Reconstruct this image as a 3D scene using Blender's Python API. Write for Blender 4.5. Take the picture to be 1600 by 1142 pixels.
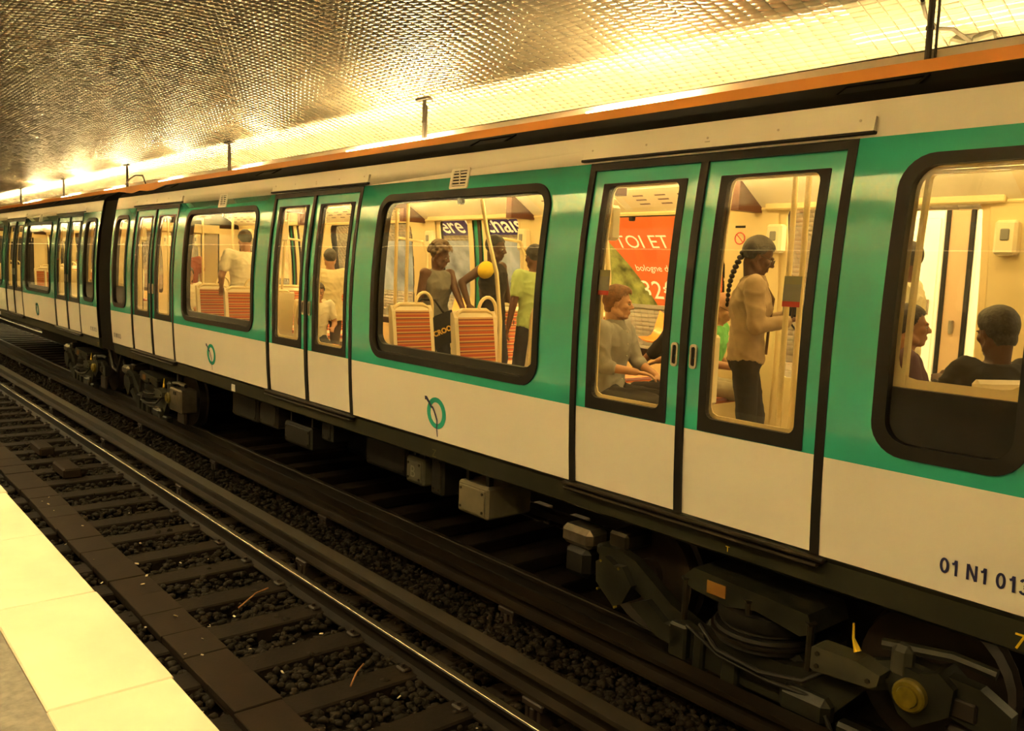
import bpy, bmesh, math, random
import numpy as np
from mathutils import Vector, Matrix, Euler, noise
random.seed(7); rng = np.random.default_rng(7)
R_ = math.radians
for o in list(bpy.data.objects): bpy.data.objects.remove(o)
sc = bpy.context.scene
COL = sc.collection

# ------------------------------------------------------------ camera, world, exposure
cam = bpy.data.cameras.new('camera'); camo = bpy.data.objects.new('camera', cam); COL.objects.link(camo)
cam.sensor_fit = 'HORIZONTAL'; cam.sensor_width = 36.0; cam.lens = 1340.13 / 1600 * 36
cam.clip_start = 0.05; cam.clip_end = 200
def cam_axes(yaw, pitch, roll):
    cy, sy = math.cos(yaw), math.sin(yaw)
    fw = Vector((-sy*math.cos(pitch), cy*math.cos(pitch), -math.sin(pitch))); rt = Vector((cy, sy, 0)); up = rt.cross(fw)
    cr, sr = math.cos(roll), math.sin(roll)
    return fw, cr*rt + sr*up, cr*up - sr*rt
fw, rt, up = cam_axes(0.8650, 0.1108, 0.0382)
fw.normalize(); rt.normalize(); up.normalize()
camo.matrix_world = Matrix(((rt.x, up.x, -fw.x, 0), (rt.y, up.y, -fw.y, 0), (rt.z, up.z, -fw.z, 2.45), (0, 0, 0, 1)))
sc.camera = camo
w = bpy.data.worlds.new('tunnel_dark'); sc.world = w; w.use_nodes = True
w.node_tree.nodes['Background'].inputs[0].default_value = (1, .78, .45, 1)
w.node_tree.nodes['Background'].inputs[1].default_value = 0.02
sc.view_settings.view_transform = 'Standard'; sc.view_settings.look = 'None'
sc.view_settings.exposure = 0.0; sc.view_settings.gamma = 1.0; sc.view_settings.use_curve_mapping = False
sc.cycles.use_denoising = True
sc.cycles.max_bounces = 8; sc.cycles.transparent_max_bounces = 16; sc.cycles.sample_clamp_indirect = 0
WARM = (1.0, .79, .37)
E_WASH, E_FRONT, E_DOWN, E_CAR, E_NEAR, E_NWASH, E_PANEL, E_LINE = 150.0, 45.0, 70.0, 15.0, 30.0, 430.0, 30.0, 3.0

# ------------------------------------------------------------ materials
MATS = {}
def mat(name, col, rough=.5, metal=0., var=0., vscale=8., bump=0., bscale=40., emit=None, es=0., coat=0., spec=.5, dirt=None):
    if name in MATS: return MATS[name]
    m = bpy.data.materials.new(name); m.use_nodes = True; nt = m.node_tree; b = nt.nodes['Principled BSDF']; MATS[name] = m
    b.inputs['Base Color'].default_value = (*col, 1); b.inputs['Roughness'].default_value = rough; b.inputs['Metallic'].default_value = metal
    b.inputs['Specular IOR Level'].default_value = spec; b.inputs['Coat Weight'].default_value = coat; b.inputs['Coat Roughness'].default_value = .06
    tc = nt.nodes.new('ShaderNodeTexCoord')
    if var > 0 or dirt:
        n = nt.nodes.new('ShaderNodeTexNoise'); n.inputs['Scale'].default_value = vscale; n.inputs['Detail'].default_value = 5
        nt.links.new(tc.outputs['Object'], n.inputs['Vector'])
        r = nt.nodes.new('ShaderNodeValToRGB'); nt.links.new(n.outputs['Fac'], r.inputs[0])
        a = dirt or tuple(c*(1-var) for c in col)
        r.color_ramp.elements[0].position = .3; r.color_ramp.elements[1].position = .68
        r.color_ramp.elements[0].color = (*a, 1); r.color_ramp.elements[1].color = (*[min(1, c*(1+var*.6)) for c in col], 1)
        nt.links.new(r.outputs[0], b.inputs['Base Color'])
    if bump > 0:
        n2 = nt.nodes.new('ShaderNodeTexNoise'); n2.inputs['Scale'].default_value = bscale; n2.inputs['Detail'].default_value = 4
        nt.links.new(tc.outputs['Object'], n2.inputs['Vector'])
        bp = nt.nodes.new('ShaderNodeBump'); bp.inputs['Strength'].default_value = bump; bp.inputs['Distance'].default_value = .01
        nt.links.new(n2.outputs['Fac'], bp.inputs['Height']); nt.links.new(bp.outputs[0], b.inputs['Normal'])
    if emit:
        b.inputs['Emission Color'].default_value = (*emit, 1); b.inputs['Emission Strength'].default_value = es
    return m
def glass_mat(name, tint, ior=1.55, boost=1.0):
    m = bpy.data.materials.new(name); m.use_nodes = True; nt = m.node_tree; nt.nodes.clear()
    o = nt.nodes.new('ShaderNodeOutputMaterial'); mx = nt.nodes.new('ShaderNodeMixShader')
    t = nt.nodes.new('ShaderNodeBsdfTransparent'); t.inputs[0].default_value = (*tint, 1)
    g = nt.nodes.new('ShaderNodeBsdfGlossy'); g.inputs['Roughness'].default_value = .01
    f = nt.nodes.new('ShaderNodeFresnel'); f.inputs[0].default_value = ior
    mu = nt.nodes.new('ShaderNodeMath'); mu.operation = 'MULTIPLY'; mu.use_clamp = True; mu.inputs[1].default_value = boost
    ge = nt.nodes.new('ShaderNodeNewGeometry')       # the pane is a single sheet: use the outside IOR on both faces
    k1 = nt.nodes.new('ShaderNodeMath'); k1.operation = 'MULTIPLY_ADD'; k1.inputs[1].default_value = -2; k1.inputs[2].default_value = 1; nt.links.new(ge.outputs['Backfacing'], k1.inputs[0])
    k2 = nt.nodes.new('ShaderNodeMath'); k2.operation = 'POWER'; k2.inputs[0].default_value = ior; nt.links.new(k1.outputs[0], k2.inputs[1]); nt.links.new(k2.outputs[0], f.inputs[0])
    nt.links.new(f.outputs[0], mu.inputs[0]); nt.links.new(mu.outputs[0], mx.inputs[0])
    nt.links.new(t.outputs[0], mx.inputs[1]); nt.links.new(g.outputs[0], mx.inputs[2]); nt.links.new(mx.outputs[0], o.inputs[0])
    MATS[name] = m; return m

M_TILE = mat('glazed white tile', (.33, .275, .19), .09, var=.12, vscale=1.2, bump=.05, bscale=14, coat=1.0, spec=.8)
M_GROUT = mat('dark grout', (.20, .17, .13), .8)
M_WHITE = mat('cream white train paint', (.86, .82, .72), .26, coat=.35, var=.02, vscale=1.5)
M_TEAL = mat('jade green train paint', (.045, .47, .35), .16, coat=1.0)
M_BLACK = mat('black rubber', (.012, .010, .008), .5, bump=.1, spec=.35)
M_FAIR = mat('black roof fairing', (.009, .0075, .0055), .55, var=.15, vscale=2, spec=.12)
M_SKIRT = mat('dark grey green underframe paint', (.030, .030, .018), .42, var=.25, vscale=3)
M_UNDER = mat('grimy black machinery', (.008, .0065, .0045), .55, var=.5, vscale=9)
M_BOGIE = mat('dirty grey green bogie paint', (.019, .0185, .012), .42, var=.4, vscale=7, bump=.15)
M_RUSTY = mat('rusty brown steel', (.020, .011, .006), .6, var=.5, vscale=10)
M_STEELD = mat('dull dark steel', (.04, .032, .022), .42, metal=.6, var=.3, vscale=12)
M_STEEL = mat('bare worn steel', (.42, .36, .28), .32, metal=.9, var=.2, vscale=14)
M_SHINY = mat('polished rail head steel', (.62, .55, .45), .2, metal=1., var=.1, vscale=6)
M_RAIL = mat('brown rail steel', (.012, .008, .0048), .5, metal=.3, var=.3, vscale=6)
M_COND = mat('brown conductor rail steel', (.019, .0122, .0065), .45, metal=.4, var=.3, vscale=5)
M_TIE = mat('dark brown oak sleeper', (.0115, .0072, .0042), .75, spec=.15, var=.35, vscale=5, bump=.25, bscale=30)
M_BOARD = mat('brown cover board', (.0165, .0094, .005), .7, spec=.15, var=.2, vscale=4, bump=.1)
M_BALLAST = mat('sooty ballast stone', (.016, .0115, .0068), .75, spec=.15, var=.6, vscale=9)
M_BED = mat('sooty ballast bed', (.016, .012, .008), .9, spec=.15, var=.5, vscale=14, bump=.8, bscale=22)
M_CONC = mat('grimy concrete', (.04, .03, .018), .8, var=.3, vscale=3, bump=.2)
M_EDGE = mat('pale platform edging', (.56, .50, .37), .65, spec=.2, var=.10, vscale=3.0, bump=.06)
M_ASPH = mat('grey platform asphalt', (.16, .15, .13), .8, var=.3, vscale=30, bump=.3, bscale=80)
M_ORANGE = mat('orange enamel ramp', (.92, .33, .05), .35, coat=.3)
M_TUBE = mat('fluorescent tube wash', (1, 1, 1), .5, emit=WARM, es=E_WASH)
M_TUBEF = mat('fluorescent tube front', (1, 1, 1), .5, emit=WARM, es=E_FRONT)
M_TUBED = mat('fluorescent tube down', (1, 1, 1), .5, emit=WARM, es=E_DOWN)
M_TUBEN = mat('ramp diffuser near', (1, 1, 1), .5, emit=WARM, es=E_NEAR)
M_TUBENW = mat('fluorescent tube near wash', (1, 1, 1), .5, emit=WARM, es=E_NWASH)
M_PANEL = mat('ramp top diffuser', (1, 1, 1), .5, emit=WARM, es=E_PANEL)
M_PANELN = mat('added top glow on near ramp', (1, 1, 1), .5, emit=WARM, es=2.0)
M_LINE = mat('added tube for mirrored line', (1, 1, 1), .5, emit=WARM, es=E_LINE)
M_CARL = mat('car ceiling light diffuser', (1, 1, 1), .5, emit=(1, .71, .24), es=E_CAR)
M_POST = mat('dark brown hanger steel', (.06, .045, .03), .5)
M_GREYC = mat('grey conduit', (.30, .27, .21), .6)
M_CREAM = mat('cream interior panel', (.80, .66, .38), .4, var=.03, vscale=2)
M_CREAM2 = mat('pale cream seat shell', (.82, .72, .50), .35)
M_CEILW = mat('white car ceiling', (.85, .80, .68), .4)
M_FLOORC = mat('brown car floor', (.15, .10, .07), .5, var=.3, vscale=20)
M_MAROON = mat('dark maroon trim', (.10, .035, .025), .5)
M_POLE = mat('cream enamelled pole', (.86, .72, .42), .25, coat=.3)
M_DARKP = mat('dark tinted partition', (.008, .007, .006), .4, spec=.2)
M_ALU = mat('satin aluminium', (.55, .50, .42), .35, metal=.8)
M_BLUET = mat('dark blue lettering', (.02, .02, .09), .5)
M_YEL = mat('yellow paint', (.75, .50, .02), .4)
M_YCAP = mat('yellow glossy axle cap', (.16, .12, .01), .3, var=.3, vscale=20)
M_RED = mat('red print', (.55, .03, .02), .5)
M_GREYST = mat('grey sticker', (.22, .22, .20), .5)
M_STKW = mat('white sticker', (.8, .78, .72), .5)
M_GLASS = glass_mat('train window glass', (.90, .86, .76), 1.5, 1.0)
M_GLASSF = glass_mat('far train glass', (.88, .85, .78), 1.45, .8)
def stripes_mat():
    m = bpy.data.materials.new('striped seat moquette'); m.use_nodes = True; nt = m.node_tree; b = nt.nodes['Principled BSDF']; b.inputs['Roughness'].default_value = .85
    tc = nt.nodes.new('ShaderNodeTexCoord'); sp = nt.nodes.new('ShaderNodeSeparateXYZ'); nt.links.new(tc.outputs['Object'], sp.inputs[0])
    ad = nt.nodes.new('ShaderNodeMath'); ad.operation = 'ADD'; nt.links.new(sp.outputs['Z'], ad.inputs[0]); nt.links.new(sp.outputs['X'], ad.inputs[1])
    mu = nt.nodes.new('ShaderNodeMath'); mu.operation = 'MULTIPLY'; mu.inputs[1].default_value = 8.5; nt.links.new(ad.outputs[0], mu.inputs[0])
    fr = nt.nodes.new('ShaderNodeMath'); fr.operation = 'FRACT'; nt.links.new(mu.outputs[0], fr.inputs[0])
    r = nt.nodes.new('ShaderNodeValToRGB'); r.color_ramp.interpolation = 'CONSTANT'; nt.links.new(fr.outputs[0], r.inputs[0])
    cs = [(0, (.50, .12, .03)), (.14, (.13, .04, .03)), (.20, (.60, .36, .14)), (.30, (.45, .08, .03)), (.45, (.62, .26, .07)), (.55, (.22, .05, .04)), (.63, (.66, .44, .2)), (.70, (.50, .10, .03)), (.86, (.30, .13, .08)), (.93, (.64, .30, .09))]
    e = r.color_ramp.elements; e[0].position = 0; e[0].color = (*cs[0][1], 1); e[1].position = cs[1][0]; e[1].color = (*cs[1][1], 1)
    for p, c in cs[2:]:
        k = e.new(p); k.color = (*c, 1)
    nt.links.new(r.outputs[0], b.inputs['Base Color']); return m
M_SEAT = stripes_mat()

# ------------------------------------------------------------ mesh helpers
class MB:
    def __init__(s): s.v = []; s.f = []; s.m = []
    def add(s, vs, fs, mi=0):
        o = len(s.v); s.v += [tuple(v) for v in vs]; s.f += [tuple(i+o for i in f) for f in fs]; s.m += [mi]*len(fs); return s
    def box(s, x0, x1, y0, y1, z0, z1, c=0., mi=0, M=None):
        if c <= 0:
            vs = [(x, y, z) for x in (x0, x1) for y in (y0, y1) for z in (z0, z1)]
            fs = [(0, 1, 3, 2), (4, 6, 7, 5), (0, 4, 5, 1), (2, 3, 7, 6), (0, 2, 6, 4), (1, 5, 7, 3)]
        else:
            c = min(c, (x1-x0)*.45, (y1-y0)*.45, (z1-z0)*.45); vs = []; idx = {}
            X, Y, Z = (x0, x1), (y0, y1), (z0, z1)
            for i in (0, 1):
                for j in (0, 1):
                    for k in (0, 1):
                        sx, sy, sz = (1-2*i)*c, (1-2*j)*c, (1-2*k)*c
                        for a, p in enumerate(((X[i], Y[j]+sy, Z[k]+sz), (X[i]+sx, Y[j], Z[k]+sz), (X[i]+sx, Y[j]+sy, Z[k]))):
                            idx[i, j, k, a] = len(vs); vs.append(p)
            fs = []
            for i in (0, 1):
                fs.append([idx[i, j, k, 0] for j, k in ((0, 0), (0, 1), (1, 1), (1, 0))]); fs.append([idx[j, i, k, 1] for j, k in ((0, 0), (0, 1), (1, 1), (1, 0))]); fs.append([idx[j, k, i, 2] for j, k in ((0, 0), (0, 1), (1, 1), (1, 0))])
            for i in (0, 1):
                for j in (0, 1):
                    fs.append([idx[i, j, 0, 0], idx[i, j, 1, 0], idx[i, j, 1, 1], idx[i, j, 0, 1]])
                    fs.append([idx[i, 0, j, 0], idx[i, 1, j, 0], idx[i, 1, j, 2], idx[i, 0, j, 2]])
                    fs.append([idx[0, i, j, 1], idx[1, i, j, 1], idx[1, i, j, 2], idx[0, i, j, 2]])
                    for k in (0, 1): fs.append([idx[i, j, k, a] for a in range(3)])
        if M is not None: vs = [tuple(M @ Vector(v)) for v in vs]
        return s.add(vs, fs, mi)
    def tube(s, path, r, n=8, cap=True, mi=0):
        P = [Vector(p) for p in path]; rs = r if isinstance(r, (list, tuple)) else [r]*len(P); vs = []; u = None
        for i, p in enumerate(P):
            t = (P[min(i+1, len(P)-1)] - P[max(i-1, 0)]); t = t.normalized() if t.length > 1e-9 else Vector((0, 0, 1))
            if u is None: u = t.orthogonal().normalized()
            u = (u - t*u.dot(t)); u = u.normalized() if u.length > 1e-6 else t.orthogonal().normalized(); q = t.cross(u)
            for k in range(n):
                a = 2*math.pi*k/n; vs.append(p + rs[i]*(math.cos(a)*u + math.sin(a)*q))
        fs = [(i*n+k, i*n+(k+1) % n, (i+1)*n+(k+1) % n, (i+1)*n+k) for i in range(len(P)-1) for k in range(n)]
        if cap: fs += [tuple(range(n))[::-1], tuple((len(P)-1)*n+k for k in range(n))]
        return s.add(vs, fs, mi)
    def caps(s, a, b, ra, rb, n=12):            # tapered limb with round ends
        a, b = Vector(a), Vector(b); t = (b-a); t = t.normalized() if t.length > 1e-9 else Vector((0, 0, 1)); path = []; rs = []
        for k in (80, 55, 28, 0): path.append(a - t*ra*math.sin(R_(k))); rs.append(max(ra*math.cos(R_(k)), 1e-4))
        for k in (0, 28, 55, 80): path.append(b + t*rb*math.sin(R_(k))); rs.append(max(rb*math.cos(R_(k)), 1e-4))
        return s.tube(path, rs, n)
    def ell(s, c, r, M=None, n=14, mi=0):
        vs = []; fs = []; m = n//2+2
        for i in range(1, m-1):
            th = math.pi*i/(m-1)
            for k in range(n):
                a = 2*math.pi*k/n; vs.append(Vector((r[0]*math.sin(th)*math.cos(a), r[1]*math.sin(th)*math.sin(a), r[2]*math.cos(th))))
        T = len(vs); vs += [Vector((0, 0, r[2])), Vector((0, 0, -r[2]))]
        for i in range(m-3):
            for k in range(n): fs.append((i*n+k, (i+1)*n+k, (i+1)*n+(k+1) % n, i*n+(k+1) % n))
        for k in range(n): fs.append((T, k, (k+1) % n)); fs.append((T+1, (m-3)*n+(k+1) % n, (m-3)*n+k))
        c = Vector(c); vs = [(M @ v if M is not None else v) + c for v in vs]
        return s.add(vs, fs, mi)
    def loft(s, rings, cap=True, mi=0):
        n = len(rings[0]); vs = [v for r in rings for v in r]
        fs = [(i*n+k, i*n+(k+1) % n, (i+1)*n+(k+1) % n, (i+1)*n+k) for i in range(len(rings)-1) for k in range(n)]
        if cap: fs += [tuple(range(n))[::-1], tuple((len(rings)-1)*n+k for k in range(n))]
        return s.add(vs, fs, mi)
    def prism(s, poly, y0, y1, mi=0):            # poly of (x,z) extruded along y
        n = len(poly); vs = [(x, y0, z) for x, z in poly] + [(x, y1, z) for x, z in poly]
        return s.add(vs, [tuple(range(n)), tuple(range(n, 2*n))[::-1]] + [(k, k+n, (k+1) % n+n, (k+1) % n) for k in range(n)], mi)
    def prismx(s, poly, x0, x1, mi=0):           # poly of (y,z) extruded along x
        n = len(poly); vs = [(x0, y, z) for y, z in poly] + [(x1, y, z) for y, z in poly]
        return s.add(vs, [tuple(range(n))[::-1], tuple(range(n, 2*n))] + [(k, (k+1) % n, (k+1) % n+n, k+n) for k in range(n)], mi)
    def ring(s, a, b, ya, yb, mi=0):             # frame between two polygons of (x,z); ya/yb functions of z
        n = len(a); vs = [(x, ya(z), z) for x, z in a] + [(x, ya(z), z) for x, z in b] + [(x, yb(z), z) for x, z in a] + [(x, yb(z), z) for x, z in b]
        fs = []
        for k in range(n):
            j = (k+1) % n
            fs += [(k, j, n+j, n+k), (2*n+k, 3*n+k, 3*n+j, 2*n+j), (k, 2*n+k, 2*n+j, j), (n+k, n+j, 3*n+j, 3*n+k)]
        return s.add(vs, fs, mi)
    def mesh(s, name, mats, smooth=False):
        me = bpy.data.meshes.new(name); me.from_pydata(s.v, [], s.f)
        mats = mats if isinstance(mats, (list, tuple)) else [mats]
        for m in mats: me.materials.append(m)
        if len(mats) > 1: me.polygons.foreach_set('material_index', s.m)
        bm = bmesh.new(); bm.from_mesh(me); bmesh.ops.recalc_face_normals(bm, faces=bm.faces); bm.to_mesh(me); bm.free()
        if smooth:
            me.polygons.foreach_set('use_smooth', [True]*len(me.polygons))
            if smooth != 'all':
                try: me.set_sharp_from_angle(angle=R_(40))
                except Exception: pass
        return me
    def build(s, name, mats, parent=None, smooth=False, loc=None):
        return put(name, s.mesh(name, mats, smooth), parent, loc)
def put(name, me, parent=None, loc=None):
    o = bpy.data.objects.new(name, me); COL.objects.link(o)
    if parent is not None: o.parent = parent
    if loc is not None: o.location = loc
    return o
def tag(o, label=None, cat=None, group=None, kind=None):
    if label: o['label'] = label
    if cat: o['category'] = cat
    if group: o['group'] = group
    if kind: o['kind'] = kind
    return o
def empty(name, loc, label=None, cat=None, group=None, rz=0.):
    o = bpy.data.objects.new(name, None); COL.objects.link(o); o.location = loc; o.rotation_euler = (0, 0, rz); o.empty_display_size = .1
    return tag(o, label, cat, group)
def kids(o): return [c for c in bpy.data.objects if c.parent == o]
def copy_tree(o, parent=None, cache=None):
    if cache is None:
        cache = {}
        for c in bpy.data.objects: cache.setdefault(c.parent, []).append(c)
    c = o.copy(); COL.objects.link(c)
    if parent is not None: c.parent = parent
    for k in cache.get(o, []): copy_tree(k, c, cache)
    return c
def text_mesh(txt, size, mats, depth=.0, align='LEFT', bold=0.):
    cu = bpy.data.curves.new('lettering', 'FONT'); cu.body = txt; cu.size = size; cu.align_x = align; cu.extrude = depth; cu.offset = bold; cu.resolution_u = 3
    o = bpy.data.objects.new('lettering', cu); COL.objects.link(o)
    me = bpy.data.meshes.new_from_object(o.evaluated_get(bpy.context.evaluated_depsgraph_get()))
    bpy.data.objects.remove(o); bpy.data.curves.remove(cu); me.materials.clear(); me.materials.append(mats); return me
def rr(x0, x1, z0, z1, r, n=6):
    P = []
    for cx, cz, a0 in ((x1-r, z1-r, 0), (x0+r, z1-r, 90), (x0+r, z0+r, 180), (x1-r, z0+r, 270)):
        for k in range(n+1):
            a = R_(a0 + 90*k/n); P.append((cx + r*math.cos(a), cz + r*math.sin(a)))
    Q = []
    for i, p in enumerate(P):                    # straight runs get intermediate points so that frames follow the curved side
        Q.append(p); q = P[(i+1) % len(P)]
        if i % (n+1) == n: Q += [(p[0]+(q[0]-p[0])*j/7, p[1]+(q[1]-p[1])*j/7) for j in range(1, 7)]
    return Q
def sheet(outer, holes=(), zc=(), xc=()):
    bm = bmesh.new()
    for loop in [outer, *holes]:
        vs = [bm.verts.new((x, 0, z)) for x, z in loop]
        for i in range(len(vs)): bm.edges.new((vs[i], vs[(i+1) % len(vs)]))
    bmesh.ops.triangle_fill(bm, use_beauty=True, use_dissolve=False, edges=bm.edges[:], normal=(0, -1, 0))
    for z in zc: bmesh.ops.bisect_plane(bm, geom=bm.verts[:]+bm.edges[:]+bm.faces[:], plane_co=(0, 0, z), plane_no=(0, 0, 1))
    for x in xc: bmesh.ops.bisect_plane(bm, geom=bm.verts[:]+bm.edges[:]+bm.faces[:], plane_co=(x, 0, 0), plane_no=(1, 0, 0))
    return bm
def sheet_obj(name, bm, yf, mats, pick=None, parent=None, smooth=True):
    for f in bm.faces:
        if pick: f.material_index = pick(f.calc_center_median())
    for v in bm.verts: v.co.y = yf(v.co.z)
    bmesh.ops.recalc_face_normals(bm, faces=bm.faces)
    me = bpy.data.meshes.new(name); bm.to_mesh(me); bm.free()
    for m in (mats if isinstance(mats, (list, tuple)) else [mats]): me.materials.append(m)
    if smooth: me.polygons.foreach_set('use_smooth', [True]*len(me.polygons))
    return put(name, me, parent)

RZ = -0.08            # rail top; camera stands at x=0 y=0 z=2.45
PZ = 0.95             # platform level
CYV, VA, VB, VZ = 3.9, 7.2, 4.39, 1.0     # vault ellipse
def vault(th, off=0.):   # th: 0 = far springing, pi = near springing; off inwards
    c, s = math.cos(th), math.sin(th); n = Vector((0, c/VA, s/VB)).normalized()
    return CYV + VA*c - off*n.y, VZ + VB*s - off*n.z
def vault_z(y): return VZ + VB*math.sqrt(max(0, 1-((y-CYV)/VA)**2))

# ------------------------------------------------------------ station: vault, platforms, walls
XA, XB = -48.0, 5.0
def build_vault():
    N = 72; m = MB(); ths = [R_(-1 + 182*k/N) for k in range(N+1)]
    vs = []
    for x in (XA, XB):
        for t in ths: vs.append((x, *vault(t, -.012)))
    m.add(vs, [(k, k+1, N+2+k, N+1+k) for k in range(N)])
    ceil = m.build('ceiling', M_GROUT, None, True); tag(ceil, kind='structure')
    # arc-length table
    T = np.linspace(0, math.pi, 4000); P = np.array([vault(t) for t in T]); L = np.concatenate([[0], np.cumsum(np.hypot(*np.diff(P, axis=0).T))])
    pw, ph, g = .15, .075, .0035
    rows = int(L[-1]/ph); V = []; X0 = []
    tcs = np.interp((np.arange(rows)+.5)*ph, L, T)
    ns = int((XB-XA)/pw); xs = XA + (np.arange(ns)+.5)*pw
    hx, hy, bv, hh = pw/2-g/2, ph/2-g/2, .009, .006
    loc = np.array([(-hx, -hy, -.004), (hx, -hy, -.004), (hx, hy, -.004), (-hx, hy, -.004), (-hx, -hy, 0), (hx, -hy, 0), (hx, hy, 0), (-hx, hy, 0), (-hx+bv, -hy+bv, hh), (hx-bv, -hy+bv, hh), (hx-bv, hy-bv, hh), (-hx+bv, hy-bv, hh)])
    fc = np.array([(8, 9, 10, 11), (4, 5, 9, 8), (5, 6, 10, 9), (6, 7, 11, 10), (7, 4, 8, 11)])
    loc2 = loc[4:]; fc2 = fc-4
    single = []; keep = []
    for j, t in enumerate(tcs):
        y, z = vault(t); c, s = math.cos(t), math.sin(t)
        tv = np.array((-VA*s, VB*c)); tv /= np.linalg.norm(tv); nv = np.array((-c/VA, -s/VB)); nv /= np.linalg.norm(nv)
        for_single = (7.0 < y < 8.6) and z > 4
        for i, x in enumerate(xs):
            if for_single and -4.5 < x < -2.3: single.append((x, y, z, tv, nv))
            else: keep.append((x, y, z, tv[0], tv[1], nv[0], nv[1]))
    single.sort(key=lambda a: (a[0]+2.7)**2 + (a[1]-7.8)**2)
    for (x, y, z, tv, nv) in single[300:]: keep.append((x, y, z, tv[0], tv[1], nv[0], nv[1]))
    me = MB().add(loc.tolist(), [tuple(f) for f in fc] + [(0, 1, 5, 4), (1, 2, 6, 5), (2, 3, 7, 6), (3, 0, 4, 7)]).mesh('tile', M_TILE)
    for (x, y, z, tv, nv) in single[:300]:
        o = put('tile', me, ceil)
        M = Matrix(((1, 0, 0, x), (0, tv[0], nv[0], y), (0, tv[1], nv[1], z), (0, 0, 0, 1)))
        o.matrix_local = M @ Euler((rng.normal(0, .02), rng.normal(0, .02), 0)).to_matrix().to_4x4()
    K = np.array(keep); n = len(K)
    q = np.repeat(loc2[None], n, 0) + 0.
    tl = rng.normal(0, .02, (n, 2)); q[:, :, 2] += q[:, :, 0]*tl[:, :1] + q[:, :, 1]*tl[:, 1:]
    W = np.empty((n, 8, 3)); W[:, :, 0] = K[:, None, 0] + q[:, :, 0]
    W[:, :, 1] = K[:, None, 1] + q[:, :, 1]*K[:, None, 3] + q[:, :, 2]*K[:, None, 5]
    W[:, :, 2] = K[:, None, 2] + q[:, :, 1]*K[:, None, 4] + q[:, :, 2]*K[:, None, 6]
    F = (fc2[None] + (np.arange(n)*8)[:, None, None]).reshape(-1)
    me = bpy.data.meshes.new('tiles'); nf = n*5
    me.vertices.add(n*8); me.vertices.foreach_set('co', W.reshape(-1)); me.loops.add(nf*4); me.loops.foreach_set('vertex_index', F.astype(np.int32))
    me.polygons.add(nf); me.polygons.foreach_set('loop_start', np.arange(nf, dtype=np.int32)*4); me.update(calc_edges=True); me.materials.append(M_TILE)
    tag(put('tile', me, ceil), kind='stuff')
build_vault()
def slab(name, x0, x1, y0, y1, z0, z1, m, parent=None, c=0): return MB().box(x0, x1, y0, y1, z0, z1, c).build(name, m, parent)
tag(slab('floor', XA, XB, 1.35, 6.45, -.8, -.34, M_BED), kind='structure')
tag(slab('floor_near_platform', XA, XB, -3.4, .60, -.8, PZ-.004, M_ASPH), kind='structure')
tag(slab('floor_far_platform', XA, XB, 7.2, 11.2, -.8, PZ-.004, M_ASPH), kind='structure')
tag(slab('wall_near_platform_base', XA, XB, .60, .93, -.8, PZ-.058, M_CONC), kind='structure')
tag(slab('wall_far_platform_base', XA, XB, 6.87, 7.2, -.8, PZ-.058, M_CONC), kind='structure')
for x, s in ((XA, 'left'), (XB, 'right')):
    tag(slab('wall_'+s, x-.3 if x < 0 else x, x if x < 0 else x+.3, -3.6, 11.4, -.8, 5.8, M_CONC), kind='structure')
# platform edging slabs, one metre each
for side, (y0, y1) in (('near', (.60, 1.012)), ('far', (6.79, 7.2))):
    e = empty('platform_edging', (0, (y0+y1)/2, PZ), {'near': 'pale cream edging of the near platform in the lower left corner', 'far': 'pale edging of the far platform behind the train'}[side], 'edging')
    me = MB().box(-.4992, .4992, -(y1-y0)/2, (y1-y0)/2, -.05, .0, .006).mesh('edge_slab', M_EDGE)
    for k in range(36):
        o = put('edge_slab', me, e, (1.5-k, rng.normal(0, .0025), rng.normal(0, .001)))

# ------------------------------------------------------------ track bed
def rocks(n, x0, x1, y0, y1, zf, rmin, rmax, name, avoid=None):
    base = [];
    for s in range(6):
        bm = bmesh.new(); bmesh.ops.create_icosphere(bm, subdivisions=1, radius=1)
        V = np.array([v.co[:] for v in bm.verts]); V *= rng.uniform(.65, 1.15, (len(V), 1)); base.append((V, np.array([[v.index for v in f.verts] for f in bm.faces]))); bm.free()
    allV = []; allF = []; off = 0
    xs = x1 - (x1-x0)*rng.random(n)**1.9; ys = rng.uniform(y0, y1, n)
    for s in range(6):
        idx = np.arange(s, n, 6); V, F = base[s]; m = len(idx)
        a = rng.uniform(0, 6.28, m); sc3 = rng.uniform(rmin, rmax, (m, 1))*rng.uniform(.7, 1.25, (m, 3)); sc3[:, 2] *= .75
        q = V[None]*sc3[:, None, :]; ca, sa = np.cos(a)[:, None], np.sin(a)[:, None]
        W = np.stack([q[:, :, 0]*ca - q[:, :, 1]*sa + xs[idx][:, None], q[:, :, 0]*sa + q[:, :, 1]*ca + ys[idx][:, None], q[:, :, 2] + zf(xs[idx], ys[idx])[:, None]], 2)
        allV.append(W.reshape(-1, 3)); allF.append((F[None] + (np.arange(m)*len(V))[:, None, None] + off).reshape(-1)); off += m*len(V)
    V = np.concatenate(allV); F = np.concatenate(allF).astype(np.int32); nf = len(F)//3
    me = bpy.data.meshes.new(name); me.vertices.add(len(V)); me.vertices.foreach_set('co', V.reshape(-1)); me.loops.add(len(F)); me.loops.foreach_set('vertex_index', F)
    me.polygons.add(nf); me.polygons.foreach_set('loop_start', np.arange(nf, dtype=np.int32)*3); me.update(calc_edges=True); me.materials.append(M_BALLAST)
    return put(name, me)
zb = lambda x, y: -.250 + rng.normal(0, .014, len(x)) + .05*np.exp(-((y-3.7)/.35)**2)
tag(rocks(34000, -30, -1.4, 1.05, 4.65, zb, .020, .042, 'ballast'), 'dark sooty ballast stones between the rails and sleepers', 'ballast', kind='stuff')

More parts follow.
